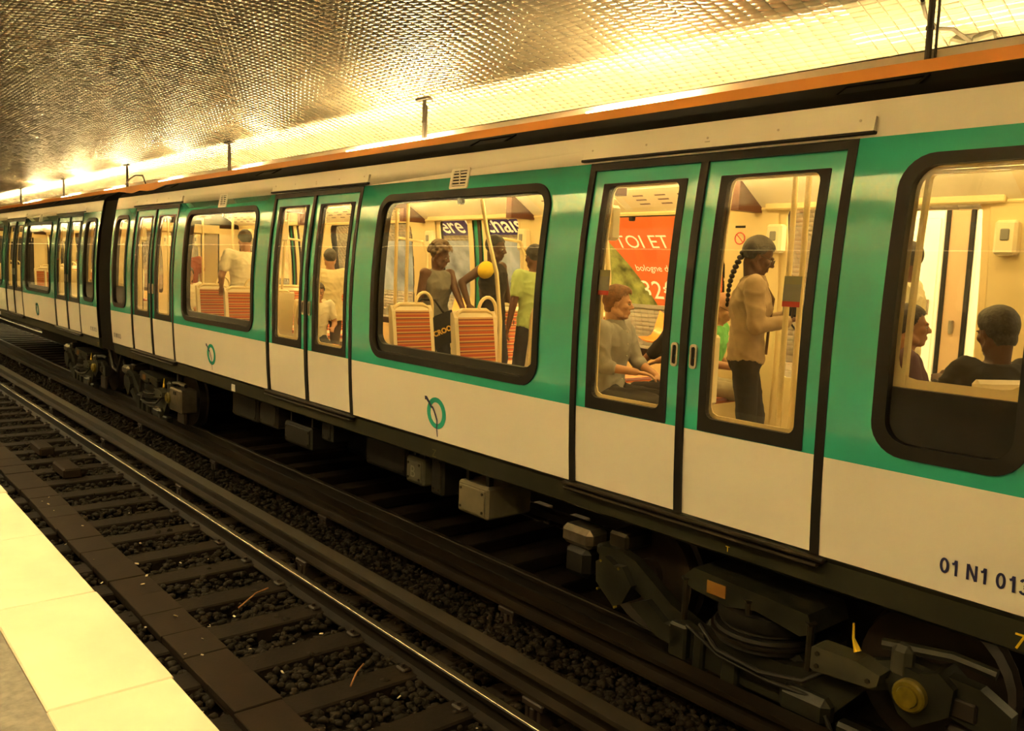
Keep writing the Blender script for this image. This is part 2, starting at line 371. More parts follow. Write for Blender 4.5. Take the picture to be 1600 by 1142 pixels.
def rail_poly(hw=.033, h=.145, fw_=.07):
    return [(-fw_, -h), (fw_, -h), (fw_, -h+.012), (.014, -h+.03), (.010, -.045), (hw, -.034), (hw, -.006), (hw-.008, 0), (-hw+.008, 0), (-hw, -.006), (-hw, -.034), (-.010, -.045), (-.014, -h+.03), (-fw_, -h+.012)]
def track(label, ya, yb, shiny, x1=-1.0):
    t = empty('railway_track', (0, (ya+yb)/2, RZ), label, 'track')
    c = (ya+yb)/2
    for y in (ya, yb):
        m = MB(); m.prismx([(py+y-c, pz) for py, pz in rail_poly()], XA+1, 4.5)
        r = m.build('rail', M_RAIL, t)
        hd = MB().box(XA+1, 4.5, y-c-.026, y-c+.026, -.004, .0022, .002).build('rail_head', M_SHINY if shiny else M_STEELD, r)
    me = MB().box(-.12, .12, -1.2, 1.2, -.12, 0, .012).mesh('sleeper', M_TIE)
    cl = MB()
    for s in (-1, 1):
        for q in (-1, 1): cl.box(-.05, .05, s*.75+q*.05-.035 + q*.03, s*.75+q*.05+.035+q*.03, -.135, -.105, .01); cl.tube([(0, s*.75+q*.09, -.12), (0, s*.75+q*.09, -.085)], .014, 6)
    cme = cl.mesh('rail_fastening', M_RUSTY)
    for k in range(62):
        x = -.77 - .63*k; jit = rng.normal(0, .012)
        put('sleeper', me, t, (x+jit, 0, -.128)).rotation_euler = (0, 0, rng.normal(0, .008))
        if k < 40: tag(put('rail_fastening', cme, t, (x+jit, 0, 0)), kind='stuff')
    return t
track('empty near track with one gleaming rail, beside the near platform', 1.613, 3.113, True)
track('far track lying in shadow beneath the train', 4.68, 6.18, False)
# board run over the control cable in the middle of the near track
b = empty('cable_cover', (0, 2.035, -.15), 'brown boarded cable cover running along the sleepers of the near track', 'cable cover')
bme = [MB().box(-.209, .209, -.148, .148, -.05, 0, .005).mesh('board', M_BOARD) for _ in range(2)]
for k in range(72):
    o = put('board', bme[k % 2], b, (-1.0-.42*k, rng.normal(0, .004), rng.normal(0, .003))); o.rotation_euler = (0, rng.normal(0, .006), rng.normal(0, .006))
MB().box(-31.2, -.8, -.14, .14, -.075, -.052).build('runner', M_TIE, b)
# conductor rails
def conductor(label, y, ztop, xs, w):
    t = empty('conductor_rail', (0, y, ztop), label, 'conductor rail')
    MB().prismx([(-w, 0), (-w, -.028), (-.02, -.045), (-.016, -.105), (-w*1.15, -.125), (-w*1.15, -.145), (w*1.15, -.145), (w*1.15, -.125), (.016, -.105), (.02, -.045), (w, -.028), (w, 0)], XA+1, 4.5).build('bar', M_COND, t)
    m = MB(); m.box(-.09, .09, -.085, .085, -.19, -.147, .008); m.box(-.07, -.035, -.075, .075, -.36, -.19, .006); m.box(.035, .07, -.075, .075, -.36, -.19, .006); m.box(-.02, .02, -.085, .085, -.36, -.19, .006); m.box(-.15, .15, -.13, .13, -.40, -.36, .01)
    me = m.mesh('support', M_RUSTY)
    for x in xs: put('support', me, t, (x, 0, 0))
conductor('nearer of the two brown conductor rails, next to the gleaming running rail', 3.315, .10, [-.55-2.95*k for k in range(14)], .060)
conductor('farther of the two conductor rails, right beside the train wheels', 4.20, .02, [-1.85-2.95*k for k in range(14)], .066)
t = empty('cover_slab', (-4.15, 3.66, -.235), 'flat brown slab with a slot, lying between the two conductor rails', 'slab')
MB().box(-.28, .28, -.15, .15, -.05, .05, .008).build('plate', M_CONC, t); MB().box(-.02, .02, -.05, .05, .045, .053).build('slot', M_BLACK, t)
for k, (x, y) in enumerate(((-11.5, 3.70), (-12.6, 3.62), (-7.5, 3.7))):
    t = empty('cover_slab', (x, y, -.235), ('thin dark slab set in the ballast between the conductor rails, near the fourth support', 'second thin slab farther along between the conductor rails', 'small slab half buried between the conductor rails below the door')[k], 'slab')
    MB().box(-.25, .25, -.12, .12, -.05, .04, .008).build('plate', M_CONC, t)
t = empty('cable_end_box', (-11.2, 2.53, -.12), 'brown block standing on the sleepers by the gleaming rail at the left', 'box')
MB().box(-.28, .28, -.10, .10, -.09, .03, .02).build('block', M_BOARD, t)
t = empty('cable_end_box', (-12.6, 2.55, -.12), 'second block on the sleepers at the left edge of the picture', 'box')
MB().box(-.3, .3, -.09, .09, -.09, .03, .02).build('block', M_BOARD, t)
m = MB()
for k in range(150):
    x, y = -1.9 - 8.5*rng.random()**1.3, rng.uniform(1.3, 4.0); a = rng.uniform(0, 6.28); s = rng.uniform(.006, .018)
    if abs(y-2.03) < .2: z = -.148
    else: z = -.235
    if abs(y-3.113) < .1 or abs(y-3.315) < .1: continue
    m.box(-s, s, -s*.6, s*.6, 0, s*.5, s*.2, M=Matrix.Translation((x, y, z)) @ Euler((rng.uniform(-.5, .5), rng.uniform(-.5, .5), a)).to_matrix().to_4x4())
tag(m.build('litter', mat('litter paper', (.55, .45, .30), .7)), 'small pale scraps of litter scattered over the near track', 'litter', kind='stuff')
o = MB().tube([(-4.52, 2.62, -.19), (-4.62, 2.72, -.165), (-4.72, 2.83, -.18)], .006, 6).build('twig', mat('orange brown twig', (.35, .16, .05), .7)); tag(o, 'thin orange brown twig lying beside a sleeper end', 'twig')
o = MB().tube([(-6.1, 2.55, -.19), (-6.25, 2.75, -.17), (-6.35, 2.9, -.19)], .006, 6).build('twig', MATS['orange brown twig']); tag(o, 'second bent twig, farther back near the gleaming rail', 'twig')

# ------------------------------------------------------------ luminous ramps hung from the vault
def ramp(label, y, s, x0, x1, post_xs, front, wash_m, down_m):
    # s=+1: lamp side towards +Y (far ramp); orange face looks towards the tracks
    t = empty('light_ramp', (0, y, 4.235), label, 'light ramp')
    lz = -.26 if s > 0 else -.36  # near lip is deepened to hide the glowing diffuser from the train side
    MB().prismx([(0, lz), (0, .0), (s*.02, .0), (s*.02, lz)], x0, x1).build('trough', M_ORANGE, t)
    MB().box(x0, x1, min(s*.295, s*.31), max(s*.295, s*.31), -.15, .14).build('reflector_plate', M_CEILW, t)
    MB().box(x0, x1, min(s*.28, s*.315), max(s*.28, s*.315), .14, .148).build('conduit', M_POST, t)
    MB().box(x0, x1, min(s*.02, s*.42), max(s*.02, s*.42), -.165, -.15).build('tray', M_CEILW, t)
    dme = MB().box(-.73, .73, min(s*.06, s*.36), max(s*.06, s*.36), -.19, -.17, .004).mesh('diffuser', down_m)
    wm = MB().tube([(-.73, 0, 0), (.73, 0, 0)], .019, 8).mesh('tube', wash_m)
    x = x1-.9
    while x > x0+.8:
        put('fluorescent_tube', wm, t, (x, s*.345, -.10)); put('diffuser', dme, t, (x, 0, 0)); x -= 1.56
    for a, b_ in front:
        n = max(1, round((b_-a)/1.2)); L = (b_-a)/n
        for k in range(n):
            MB().box(a+L*k+.01, a+L*(k+1)-.01, min(s*.03, s*.28), max(s*.03, s*.28), -.04, -.02).build('top_diffuser', M_PANEL if s > 0 else M_PANELN, t)  # on the near ramp this panel is added, unbroken, to brighten vault and train
            if s > 0: MB().tube([(a+L*k+.02, .05, .012), (a+L*(k+1)-.02, .05, .012)], .018, 8).build('fluorescent_tube', M_TUBEF, t)
    if s < 0: MB().tube([(x0+1, s*.2, -.70), (x1, s*.2, -.70)], .011, 6).build('added_line_tube', M_LINE, t); [MB().tube([(px, s*.2, -.70), (px, s*.2, -.18)], .006, 5).build('added_drop_rod', M_POST, t) for px in post_xs]  # unseen tube and rods, added so a faint line mirrors in the train windows
    for px in post_xs:
        h = vault_z(y+s*.25)-4.235
        m = MB(); m.tube([(px, s*.25, -.1), (px, s*.25, h-.02)], .028, 8); m.tube([(px, s*.25, h*.45), (px, s*.25, h*.5)], .036, 8)
        m.tube([(px+.055, s*.26, -.1), (px+.055, s*.26, h*.8), (px+.01, s*.25, h*.9)], .012, 6)
        h2 = m.build('hanger', M_POST, t, True)
        MB().box(px-.17, px+.17, s*.25-.05, s*.25+.05, h-.03, h+.015, .008).build('ceiling_plate', M_POST, h2)
    return t
FR = [(-7.15, -5.85), (-12.6, -10.15), (-17.2, -16.5), (-21.7, -20.9), (-26.3, -25.3), (-31.2, -30.0), (-37, -35.5)]
ramp('long orange light ramp hung from the vault above the train roof', 7.0, 1, XA+.5, 4.0, [-3.4, -10.7, -17.9, -24.9, -31.8, -38.5], FR, M_TUBE, M_TUBED)
ramp('orange light ramp hanging over the near platform, out of frame above the camera', .80, -1, XA+.5, 2.2, [-3.4, -10.7, -17.9, -24.9, -31.8, -38.5], [(-40, 1.8)], M_TUBENW, M_TUBEN)
M_BRK = mat('dim grey bracket', (.10, .09, .06), .6)
t = empty('cable_bracket', (-3.35, 7.90, 4.54), 'grey two-armed bracket with a drooping cable on the vault at top right', 'bracket')
m = MB(); m.box(-.16, .0, -.06, .06, -.13, .03, .02, M=Euler((.6, .35, .2)).to_matrix().to_4x4()); m.box(.02, .20, -.06, .06, -.14, .04, .02, M=Euler((.6, -.3, .3)).to_matrix().to_4x4()); m.build('clamp', M_BRK, t)
MB().tube([(.02, 0, 0), (-.08, -.18, .1), (-.16, -.3, .09), (-.19, -.45, .17), (-.15, -.6, .22), (-.10, -.72, .22)], .018, 8).build('cable', M_POST, t, True)
t = MB().tube([(-23.2, 7.2, 4.3), (-23.4, 7.2, 4.5), (-24.0, 7.2, 4.55), (-24.5, 7.2, 4.48), (-24.9, 7.2, 4.35)], .02, 6).build('cable', M_POST, None, True); tag(t, 'arched dark cable on the ramp beside the fourth hanger', 'cable')

# ------------------------------------------------------------ far platform, seen through the train
def vposter(x0, x1, arc0, arc1, mats, pick=None, nx=1, off=.03, name='poster_sheet', parent=None):
    # a sheet that follows the far vault; u along x, v along the arc from the springing
    N = 14; m = MB(); vs = []
    for k in range(N+1):
        y, z = vault(arc_th(arc0 + (arc1-arc0)*k/N), off)
        for i in range(nx+1): vs.append((x0+(x1-x0)*i/nx, y, z))
    fs = [(k*(nx+1)+i, k*(nx+1)+i+1, (k+1)*(nx+1)+i+1, (k+1)*(nx+1)+i) for k in range(N) for i in range(nx)]
    m.add(vs, fs); return m.build(name, mats, parent)
_T = np.linspace(0, math.pi/2, 3000); _P = np.array([vault(t) for t in _T]); _L = np.concatenate([[0], np.cumsum(np.hypot(*np.diff(_P, axis=0).T))])
def arc_th(s): return float(np.interp(s, _L, _T))
def arc_of_z(z): return float(np.interp(z, _P[:, 1], _L))
def on_vault(me, x, s0, off):
    for v in me.vertices:
        a = s0 + v.co.y; y, z = vault(arc_th(a), off); v.co = (x + v.co.x, y, z)
def frame(x0, x1, a0, a1, parent, m_):
    f = MB()
    for (p, q, r_, s_) in ((x0-.06, x1+.06, a0-.06, a0), (x0-.06, x1+.06, a1, a1+.06), (x0-.06, x0, a0, a1), (x1, x1+.06, a0, a1)):
        k = 10; rings = []
        for i in range(k+1):
            th = arc_th(r_+(s_-r_)*i/k); y1, z1 = vault(th, .05); y2, z2 = vault(th, .0); rings.append([(p, y1, z1), (q, y1, z1), (q, y2, z2), (p, y2, z2)])
        f.loft(rings)
    f.build('poster_frame', m_, parent)
M_PORANGE = mat('orange poster ground', (.62, .13, .035), .8, spec=.1, var=.08, vscale=1)
M_PGREEN = mat('hillside print', (.24, .26, .07), .8, spec=.1, var=.75, vscale=4.5)
M_PWHITE = mat('white print', (.9, .88, .82), .5)
M_PBLUE = mat('pale blue and white print', (.30, .34, .42), .8, spec=.1, var=.6, vscale=2.2)
a0 = arc_of_z(1.98)
t = empty('poster', (-8.8, 10.7, 2.0), 'large orange travel poster with white lettering, on the far wall behind the young man', 'poster')
def keep_world(o, par): o.parent = par; o.matrix_parent_inverse = Matrix.Translation(-par.location)
p = vposter(-10.9, -6.9, a0, a0+3.0, M_PORANGE, name='poster_sheet'); keep_world(p, t)
# hillside picture on the left of the sheet, with a slanting edge
m = MB(); N = 12; vs = []
for k in range(N+1):
    y, z = vault(arc_th(a0 + 3.0*k/N), .036); s_ = k/N
    vs += [(-10.9, y, z), (-9.16 - .52*3.0*s_, y, z)]
    if vs[-1][0] < -10.85: vs[-1] = (-10.85, y, z)
m.add(vs, [(2*k, 2*k+1, 2*k+3, 2*k+2) for k in range(N)]); keep_world(m.build('hillside_picture', M_PGREEN, None), t)
for txt, size, x, s in (('TOI ET', .36, -9.62, 1.06), ('bologne dt', .17, -9.42, .62), ('32€', .46, -9.44, .12)):
    me = text_mesh(txt, size, M_PWHITE); on_vault(me, x, a0+s, .038); keep_world(put('lettering', me), t)
frame(-10.9, -6.9, a0, a0+3.0, None, M_GREYC); keep_world(bpy.data.objects['poster_frame'], t)
t = empty('poster', (-15, 10.7, 2.0), 'pale blue and white poster on the far wall under the blue station sign', 'poster')
p = vposter(-17.6, -11.6, a0-.1, a0+1.2, M_PBLUE, name='poster_sheet'); keep_world(p, t)
t = empty('station_sign', (-12.9, 10.0, 3.3), 'dark blue station name plate with white letters on the far wall', 'sign')
s0 = arc_of_z(3.12)
p = vposter(-14.6, -9.9, s0, s0+.56, mat('blue enamel', (.030, .022, .13), .8, spec=.1), off=.05, name='plate'); keep_world(p, t)
me = text_mesh('Père Lachaise', .55, M_PWHITE, bold=.006); on_vault(me, -14.38, s0+.07, .058); keep_world(put('lettering', me), t)
t = empty('poster', (-20.5, 10.7, 2.0), 'cream and orange poster on the far wall, far down the platform', 'poster')
p = vposter(-23.5, -19.5, a0, a0+3.0, mat('cream print', (.75, .55, .3), .5, var=.5, vscale=2), name='poster_sheet'); keep_world(p, t)
# tiled bench with orange shell seats
t = empty('tiled_bench', (-12, 10.4, PZ), 'long white tiled bench along the far wall', 'bench')
MB().box(-14, 8.2, -.28, .38, 0, .42, .02).build('bench_body', M_TILE, t)
for k in range(4): MB().box(-14, 8.2, -.292, -.28, .02+.1*k, .115+.1*k, .004).build('front_tile', M_TILE, t)
def shell_seat(x, label):
    t = empty('shell_seat', (x, 10.28, PZ+.42), label, 'seat', 'orange shell seats on the far platform')
    rings = []
    for k in range(9):
        u = k/8; y = -.22+.36*min(1, u*1.7) + .06*max(0, u-.6)/.4; z = .06 + .02*(1-u) + max(0, (u-.42)/.58)**1.3*.42; wdt = .25 - .05*max(0, u-.7)/.3
        rings.append([(wdt*c, y+.05*abs(c)**3*-.6, z+.06*abs(c)**3) for c in np.linspace(-1, 1, 9)] + [(wdt*c, y+.05*abs(c)**3*-.6+.025, z+.06*abs(c)**3-.025) for c in np.linspace(1, -1, 9)])
    MB().loft(rings).build('shell', M_ORANGE, t, True); MB().box(-.06, .06, -.1, .1, 0, .09, .01).build('foot', M_BLACK, t)
    return t
for k, x in enumerate((-8.55, -7.75, -6.95, -13.9, -14.7)):
    shell_seat(x, ('orange shell seat on the far platform, seen right of the seated young man', 'second orange shell seat along the far bench', 'third orange shell seat along the far bench, behind the standing woman', 'orange shell seat by the far bench, seen through the wide window', 'orange shell seat next to it, at the left of that window')[k])
# white cabinets on the far platform
def cabinet(x0, x1, label):
    t = empty('equipment_cabinet', ((x0+x1)/2, 9.45, PZ), label, 'cabinet'); w2 = (x1-x0)/2
    MB().box(-w2, w2, -.3, .25, 0, 2.28, .015).build('carcass', M_WHITE, t)
    d = MB().box(-w2+.04, w2-.04, -.32, -.302, .1, 2.2, .006).build('door', M_WHITE, t)
    for k in range(9): MB().box(-.18, .18, -.335, -.318, 1.75+.035*k, 1.772+.035*k, .003).build('slat', M_GREYC, d)
    MB().box(w2-.12, w2-.09, -.35, -.32, 1.2, 1.36, .005).build('handle', M_STEEL, d)
cabinet(-4.95, -3.95, 'white louvred equipment cabinet on the far platform, left one behind the end window')
cabinet(-3.66, -2.7, 'white equipment cabinet on the far platform, right one behind the end window')
t = empty('service_door', (-3.805, 9.45, PZ), 'narrow tan service panel with a latch between the two white cabinets', 'door')
MB().box(-.135, .135, -.29, .25, 0, 2.28, .01).build('panel', mat('tan panel', (.36, .24, .12), .5), t)
for q in (-.12, .12): MB().box(q-.022, q+.022, -.31, -.28, 0, 2.28, .005).build('dark_edge', M_DARKP, t)
MB().box(-.02, .02, -.33, -.29, 1.02, 1.16, .01).build('latch', M_STEEL, t)

# ------------------------------------------------------------ the train car
CX, CY, HL = -8.389, 5.433, 7.164
ZS, ZBELT, ZTT, ZTOP = .963, 1.514, 3.205, 3.40
DOORS = (-5.05, 0., 5.05); DW = .982
def hw(z): return 1.2 - (.115*((z-2.0)/1.2)**2 if z > 2.0 else 0 if z > 1.75 else .035*((1.75-z)/.8)**2)
def yf(s, off=0.): return lambda z: s*(hw(z)+off)
WINS = [(-7.025, -6.285), (-3.715, -1.335), (1.335, 3.715), (6.285, 7.025)]
WZ = (1.588, 3.10)
ZC = (1.15, 1.35, ZBELT, 1.8, 2.05, 2.3, 2.55, 2.8, 3.0, ZTT, 3.31)
def glyphs(txt, h, t, m_):
    # plain grotesque numerals drawn as flat ribbons
    mb = MB(); x = 0; W = .56*h
    def rib(P, closed=False):
        n = len(P); vs = []
        for i, p in enumerate(P):
            a = P[(i-1) % n] if closed or i > 0 else p; c = P[(i+1) % n] if closed or i < n-1 else p
            d = Vector((c[0]-a[0], c[1]-a[1])).normalized(); vs += [(p[0]-d.y*t/2, p[1]+d.x*t/2, 0), (p[0]+d.y*t/2, p[1]-d.x*t/2, 0)]
        mb.add(vs, [(2*i, 2*i+1, (2*i+3) % (2*n), (2*i+2) % (2*n)) for i in range(n if closed else n-1)])
    arc = lambda cx, cy, rx, ry, a0, a1, n=10: [(cx+rx*math.cos(R_(a0+(a1-a0)*i/n)), cy+ry*math.sin(R_(a0+(a1-a0)*i/n))) for i in range(n+1)]
    for ch in txt:
        if ch == '0': rib(arc(x+W/2, h/2, W/2-t/2, h/2-t/2, 0, 345, 23), True); x += W
        elif ch == '1': rib([(x+W*.55, 0), (x+W*.55, h)]); rib([(x+W*.12, h*.72), (x+W*.40, h*.78), (x+W*.52, h-.002)]); x += W*.85
        elif ch == 'N': rib([(x+t/2, 0), (x+t/2, h)]); rib([(x+t*.6, h), (x+W*1.15-t*.6, 0)]); rib([(x+W*1.15-t/2, 0), (x+W*1.15-t/2, h)]); x += W*1.15
        elif ch == '3': rib(arc(x+W*.45, h*.75-t*.2, W*.42-t/2, h*.25-t*.3, 165, -90)); rib(arc(x+W*.45, h*.27, W*.47-t/2, h*.27-t/2, 90, -165)); x += W
        else: x += W*.35
        x += t*.75
    me = mb.mesh('lettering', m_); return me
def build_car():
    car = empty('metro_car', (CX, CY, 0), 'nearest metro car, green and white, filling the picture from the dark gangway rightwards', 'train')
    for s in (-1, 1):
        outer = [(-HL, ZS)]
        for d in DOORS: outer += [(d-DW, ZS), (d-DW, ZTT), (d+DW, ZTT), (d+DW, ZS)]
        outer += [(HL, ZS), (HL, ZTOP), (-HL, ZTOP)]
        holes = [rr(a+.045, b-.045, WZ[0]+.045, WZ[1]-.045, .15, 6) for a, b in WINS]
        sheet_obj('body_side', sheet(outer, holes, ZC), yf(s), [M_WHITE, M_TEAL], lambda c: 1 if ZBELT < c.z < ZTT else 0, car)
        # lining inside
        outer = [(-HL+.05, 1.0)]
        for d in DOORS: outer += [(d-.84, 1.0), (d-.84, 3.055), (d+.84, 3.055), (d+.84, 1.0)]
        outer += [(HL-.05, 1.0), (HL-.05, 3.10), (-HL+.05, 3.10)]
        holes = [rr(a+.07, b-.07, (WZ[0] if k in (1, 2) else 1.93)+.05, WZ[1]-.075, .10, 4) for k, (a, b) in enumerate(WINS)]
        sheet_obj('lining', sheet(outer, holes, ZC), yf(s, -.085), [M_CREAM], None, car)
        m = MB()                                       # reveals between skin and lining
        for d in DOORS:
            for q in (-1, 1):
                zz = [1.0+.2*k for k in range(11)]; vs = [(d+q*.905, s*(hw(z)-.03), z) for z in zz] + [(d+q*.84, s*(hw(z)-.09), z) for z in zz]
                m.add(vs, [(k, k+1, 12+k, 11+k) for k in range(10)])
        m.build('door_jamb', M_CREAM, car)
        for k, (a, b) in enumerate(WINS):
            big = k in (1, 2)
            A, B = rr(a, b, WZ[0], WZ[1], .19 if big else .17, 7), rr(a+.062, b-.062, WZ[0]+.062, WZ[1]-.062, .13 if big else .12, 7)
            if not big and s < 0: B = rr(a+.07, b-.07, WZ[0]+.07, WZ[1]-.06, .12, 7)
            f = MB().ring(A, B, yf(s, .014), yf(s, -.04)).build('window_frame', M_BLACK, car, True)
            C = rr(a+.03, b-.03, WZ[0]+.03, WZ[1]-.03, .16, 7)
            sheet_obj('window_glass', sheet(C, (), ZC), yf(s, -.012), M_GLASS if s < 0 else M_GLASSF, None, f)
            if big:
                m = MB(); zb_ = WZ[0]+.062; m.ring(rr(a+.06, b-.06, WZ[0]+.06, WZ[1]-.06, .13, 6), rr(a+.085, b-.085, WZ[0]+.13, WZ[1]-.08, .11, 6), yf(s, -.03), yf(s, -.085)); m.build('inner_rim', M_DARKP, f)
                MB().box((a+b)/2-.03, (a+b)/2+.03, *sorted((s*(hw(3)-.08), s*(hw(3)-.03))), 2.98, 3.04, .01).build('latch', M_BLACK, f)
            else:
                m = MB(); m.box(a+.05, b-.05, *sorted((s*(1.165), s*(1.125))), 1.60, 1.935); m.build('dark_infill', M_DARKP, f)
                g = MB().ring(rr(a+.095, b-.075, 1.905, 3.02, .02, 2), rr(a+.115, b-.095, 1.93, 3.0, .02, 2), yf(s, -.07), yf(s, -.11)); g.build('cream_rim', M_POLE, f)
            # vents above the wide windows
            if big:
                c = (a+b)/2 + .01; v = MB().ring(rr(c-.125, c+.125, 3.105, 3.275, .01, 1), rr(c-.095, c+.095, 3.125, 3.255, .004, 1), yf(s, .012), yf(s, -.005)).build('vent_grille', M_WHITE, car)
                MB().ring(rr(c-.1, c+.1, 3.12, 3.26, .004, 1), rr(c-.01, c+.01, 3.18, 3.19, .002, 1), yf(s, .002), yf(s, .001)).build('vent_back', M_BLACK, v)
                for j in range(5):
                    z = 3.137+.026*j; MB().box(c-.097, c+.097, *sorted((s*(hw(z)+.003), s*(hw(z)+.011))), z-.006, z+.006).build('slat', M_WHITE, v)
                MB().box(c-.006, c+.006, *sorted((s*(hw(3.2)+.003), s*(hw(3.2)+.012))), 3.125, 3.255).build('mullion', M_WHITE, v)
        # door leaves
        for d in DOORS:
            for q in (-1, 1):
                x0, x1 = (d-.945, d-.022) if q < 0 else (d+.022, d+.945)
                g0, g1 = (d-.835, d-.125) if q < 0 else (d+.135, d+.840)
                G = rr(g0, g1, 1.522, 3.055, .004, 1)
                bm = sheet([(x0, ZS+.005), (x1, ZS+.005), (x1, 3.155), (x0, 3.155)], [G], ZC)
                leaf = sheet_obj('door_leaf', bm, yf(s, -.012), [M_WHITE, M_TEAL], lambda c: 1 if c.z > ZBELT else 0, car)
                sheet_obj('door_glass', sheet(rr(g0+.005, g1-.005, 1.53, 3.05, .004, 1), (), ZC), yf(s, -.014), M_GLASS if s < 0 else M_GLASSF, None, leaf)
                a_ = rr(g0-.004, g1+.004, 1.518, 3.06, .006, 4); b_ = rr(g0+.052, g1-.052, 1.60, 3.045, .05, 4)
                bor = MB().ring(a_, b_, yf(s, -.006), yf(s, -.04)); bor.build('glass_border', M_BLACK, leaf)
                bor = MB().ring(rr(g0-.03, g1+.03, 1.0, 3.10, .01, 2), rr(g0+.06, g1-.06, 1.62, 3.045, .05, 2), yf(s, -.05), yf(s, -.06)); bor.build('inner_face', M_CREAM, leaf)
                hx = d + q*.073
                h = MB().ring(rr(hx-.026, hx+.026, 1.89, 2.04, .02, 4), rr(hx-.015, hx+.015, 1.905, 2.025, .013, 4), yf(s, .0), yf(s, -.012)).build('handle', M_ALU, leaf)
                MB().ring(rr(hx-.02, hx+.02, 1.90, 2.03, .015, 3), rr(hx-.001, hx+.001, 1.95, 1.96, .0004, 3), yf(s, -.0105), yf(s, -.011)).build('handle_recess', M_BLACK, leaf)
            m = MB(); zs = [ZS, 1.2, 1.5, 1.8, 2.1, 2.4, 2.7, 3.0, 3.2]
            for xa, xb in ((d-DW, d-DW+.05), (d-.028, d+.028), (d+DW-.055, d+DW)):
                vs = []
                for z in zs: vs += [(xa, s*(hw(z)+.006), z), (xb, s*(hw(z)+.006), z), (xb, s*(hw(z)-.03), z), (xa, s*(hw(z)-.03), z)]
                m.add(vs, [(4*k+i, 4*k+(i+1) % 4, 4*k+4+(i+1) % 4, 4*k+4+i) for k in range(len(zs)-1) for i in range(4)] + [(0, 1, 2, 3), tuple(4*len(zs)-4+i for i in range(4))])
            m.ring([(d-DW, ZTT), (d-DW, 3.15), (d+DW, 3.15), (d+DW, ZTT)], [(d-DW, ZTT), (d-DW, 3.1501), (d+DW, 3.1501), (d+DW, ZTT)], yf(s, .006), yf(s, -.03))
            m.add([(d-DW, s*(hw(3.15)+.006), 3.152), (d+DW, s*(hw(3.15)+.006), 3.152), (d+DW, s*(hw(3.2)+.006), 3.2), (d-DW, s*(hw(3.2)+.006), 3.2)], [(0, 1, 2, 3)])
            m.build('door_seal', M_BLACK, car)
            p = MB().ring([(d-1.06, 3.235), (d+1.06, 3.235), (d+1.06, 3.312), (d-1.06, 3.312)], [(d-.02, 3.27), (d+.02, 3.27), (d+.02, 3.275), (d-.02, 3.275)], yf(s, .022), yf(s, 0)).build('door_header', M_WHITE, car)
            for q in (-1, -.5, 0, .5, 1): MB().tube([(d+q*.98, s*(hw(3.295)+.019), 3.295), (d+q*.98, s*(hw(3.295)+.025), 3.295)], .008, 6).build('screw', M_ALU, p)
            MB().box(d-1.07, d+1.07, *sorted((s*(hw(3.22)-.01), s*(hw(3.22)+.03))), 3.218, 3.236, .004).build('drip_rail', M_BLACK, p)
            sl = MB(); sl.box(d-1.03, d+1.03, *sorted((s*1.13, s*1.205)), ZS-.035, ZS-.006, .01); sl.box(d-1.0, d+1.0, *sorted((s*1.13, s*1.222)), ZS-.062, ZS-.04, .01); sl.build('door_sill', M_STEELD, car)
        # sole bar
        pts = [(hw(ZS)*1.0+.004, ZS-.004), (hw(ZS)-.012, ZS-.03), (hw(ZS)-.02, .79), (hw(ZS)-.06, .765), (hw(ZS)-.14, .765), (hw(ZS)-.14, ZS-.004)]
        MB().prismx([(s*a, b) for a, b in pts], -HL+.02, HL-.02).build('sole_bar', M_SKIRT, car)
        # roof fairing with its grilles
        fz = MB(); F = [(hw(3.4)-.005, 3.398), (.715, 3.585), (.60, 3.585), (.60, 3.398)]
        ra = [(-HL+1.12, s*a, b) for a, b in F]; rb = [(HL-.3, s*a, b) for a, b in F]; ra = [(x+(.22 if b > 3.5 else 0), a, b) for x, a, b in ra]
        fz.loft([ra, rb]); fr = fz.build('roof_fairing', M_FAIR, car)
        for gx in (-1.75, 2.63, 5.99, -5.3):
            g = MB(); e1 = Vector((0, s*(.715-(hw(3.4)-.005)), .187)); n_ = Vector((0, s*.187, -(.715-(hw(3.4)-.005)))).normalized(); o_ = Vector((0, s*(hw(3.4)-.005), 3.398))
            P = lambda u, v, h: o_ + Vector((gx+u, 0, 0)) + e1*v + n_*h
            for (u0, u1, v0, v1) in ((-.24, .24, .22, .28), (-.24, .24, .76, .82), (-.24, -.22, .22, .82), (.22, .24, .22, .82)):
                g.add([P(u0, v0, 0), P(u1, v0, 0), P(u1, v1, 0), P(u0, v1, 0), P(u0, v0, .012), P(u1, v0, .012), P(u1, v1, .012), P(u0, v1, .012)], [(4, 5, 6, 7), (0, 1, 5, 4), (1, 2, 6, 5), (2, 3, 7, 6), (3, 0, 4, 7)])
            g.build('roof_grille', M_FAIR, fr)
            MB().add([P(-.22, .28, .003), P(.22, .28, .003), P(.22, .76, .003), P(-.22, .76, .003)], [(0, 1, 2, 3)]).build('grille_mesh', M_UNDER, fr)
        # running number and ring emblem
        for tx in (HL-.49, -HL+.12):
            me = glyphs('01 N1 013', .078, .0125, M_BLUET)
            for v in me.vertices:
                x_, z_ = v.co.x, 1.065 + v.co.y; v.co = ((tx+x_) if s < 0 else -(tx+x_), s*(hw(z_)+.004), z_)
            tag(put('car_number', me, car), kind='stuff')
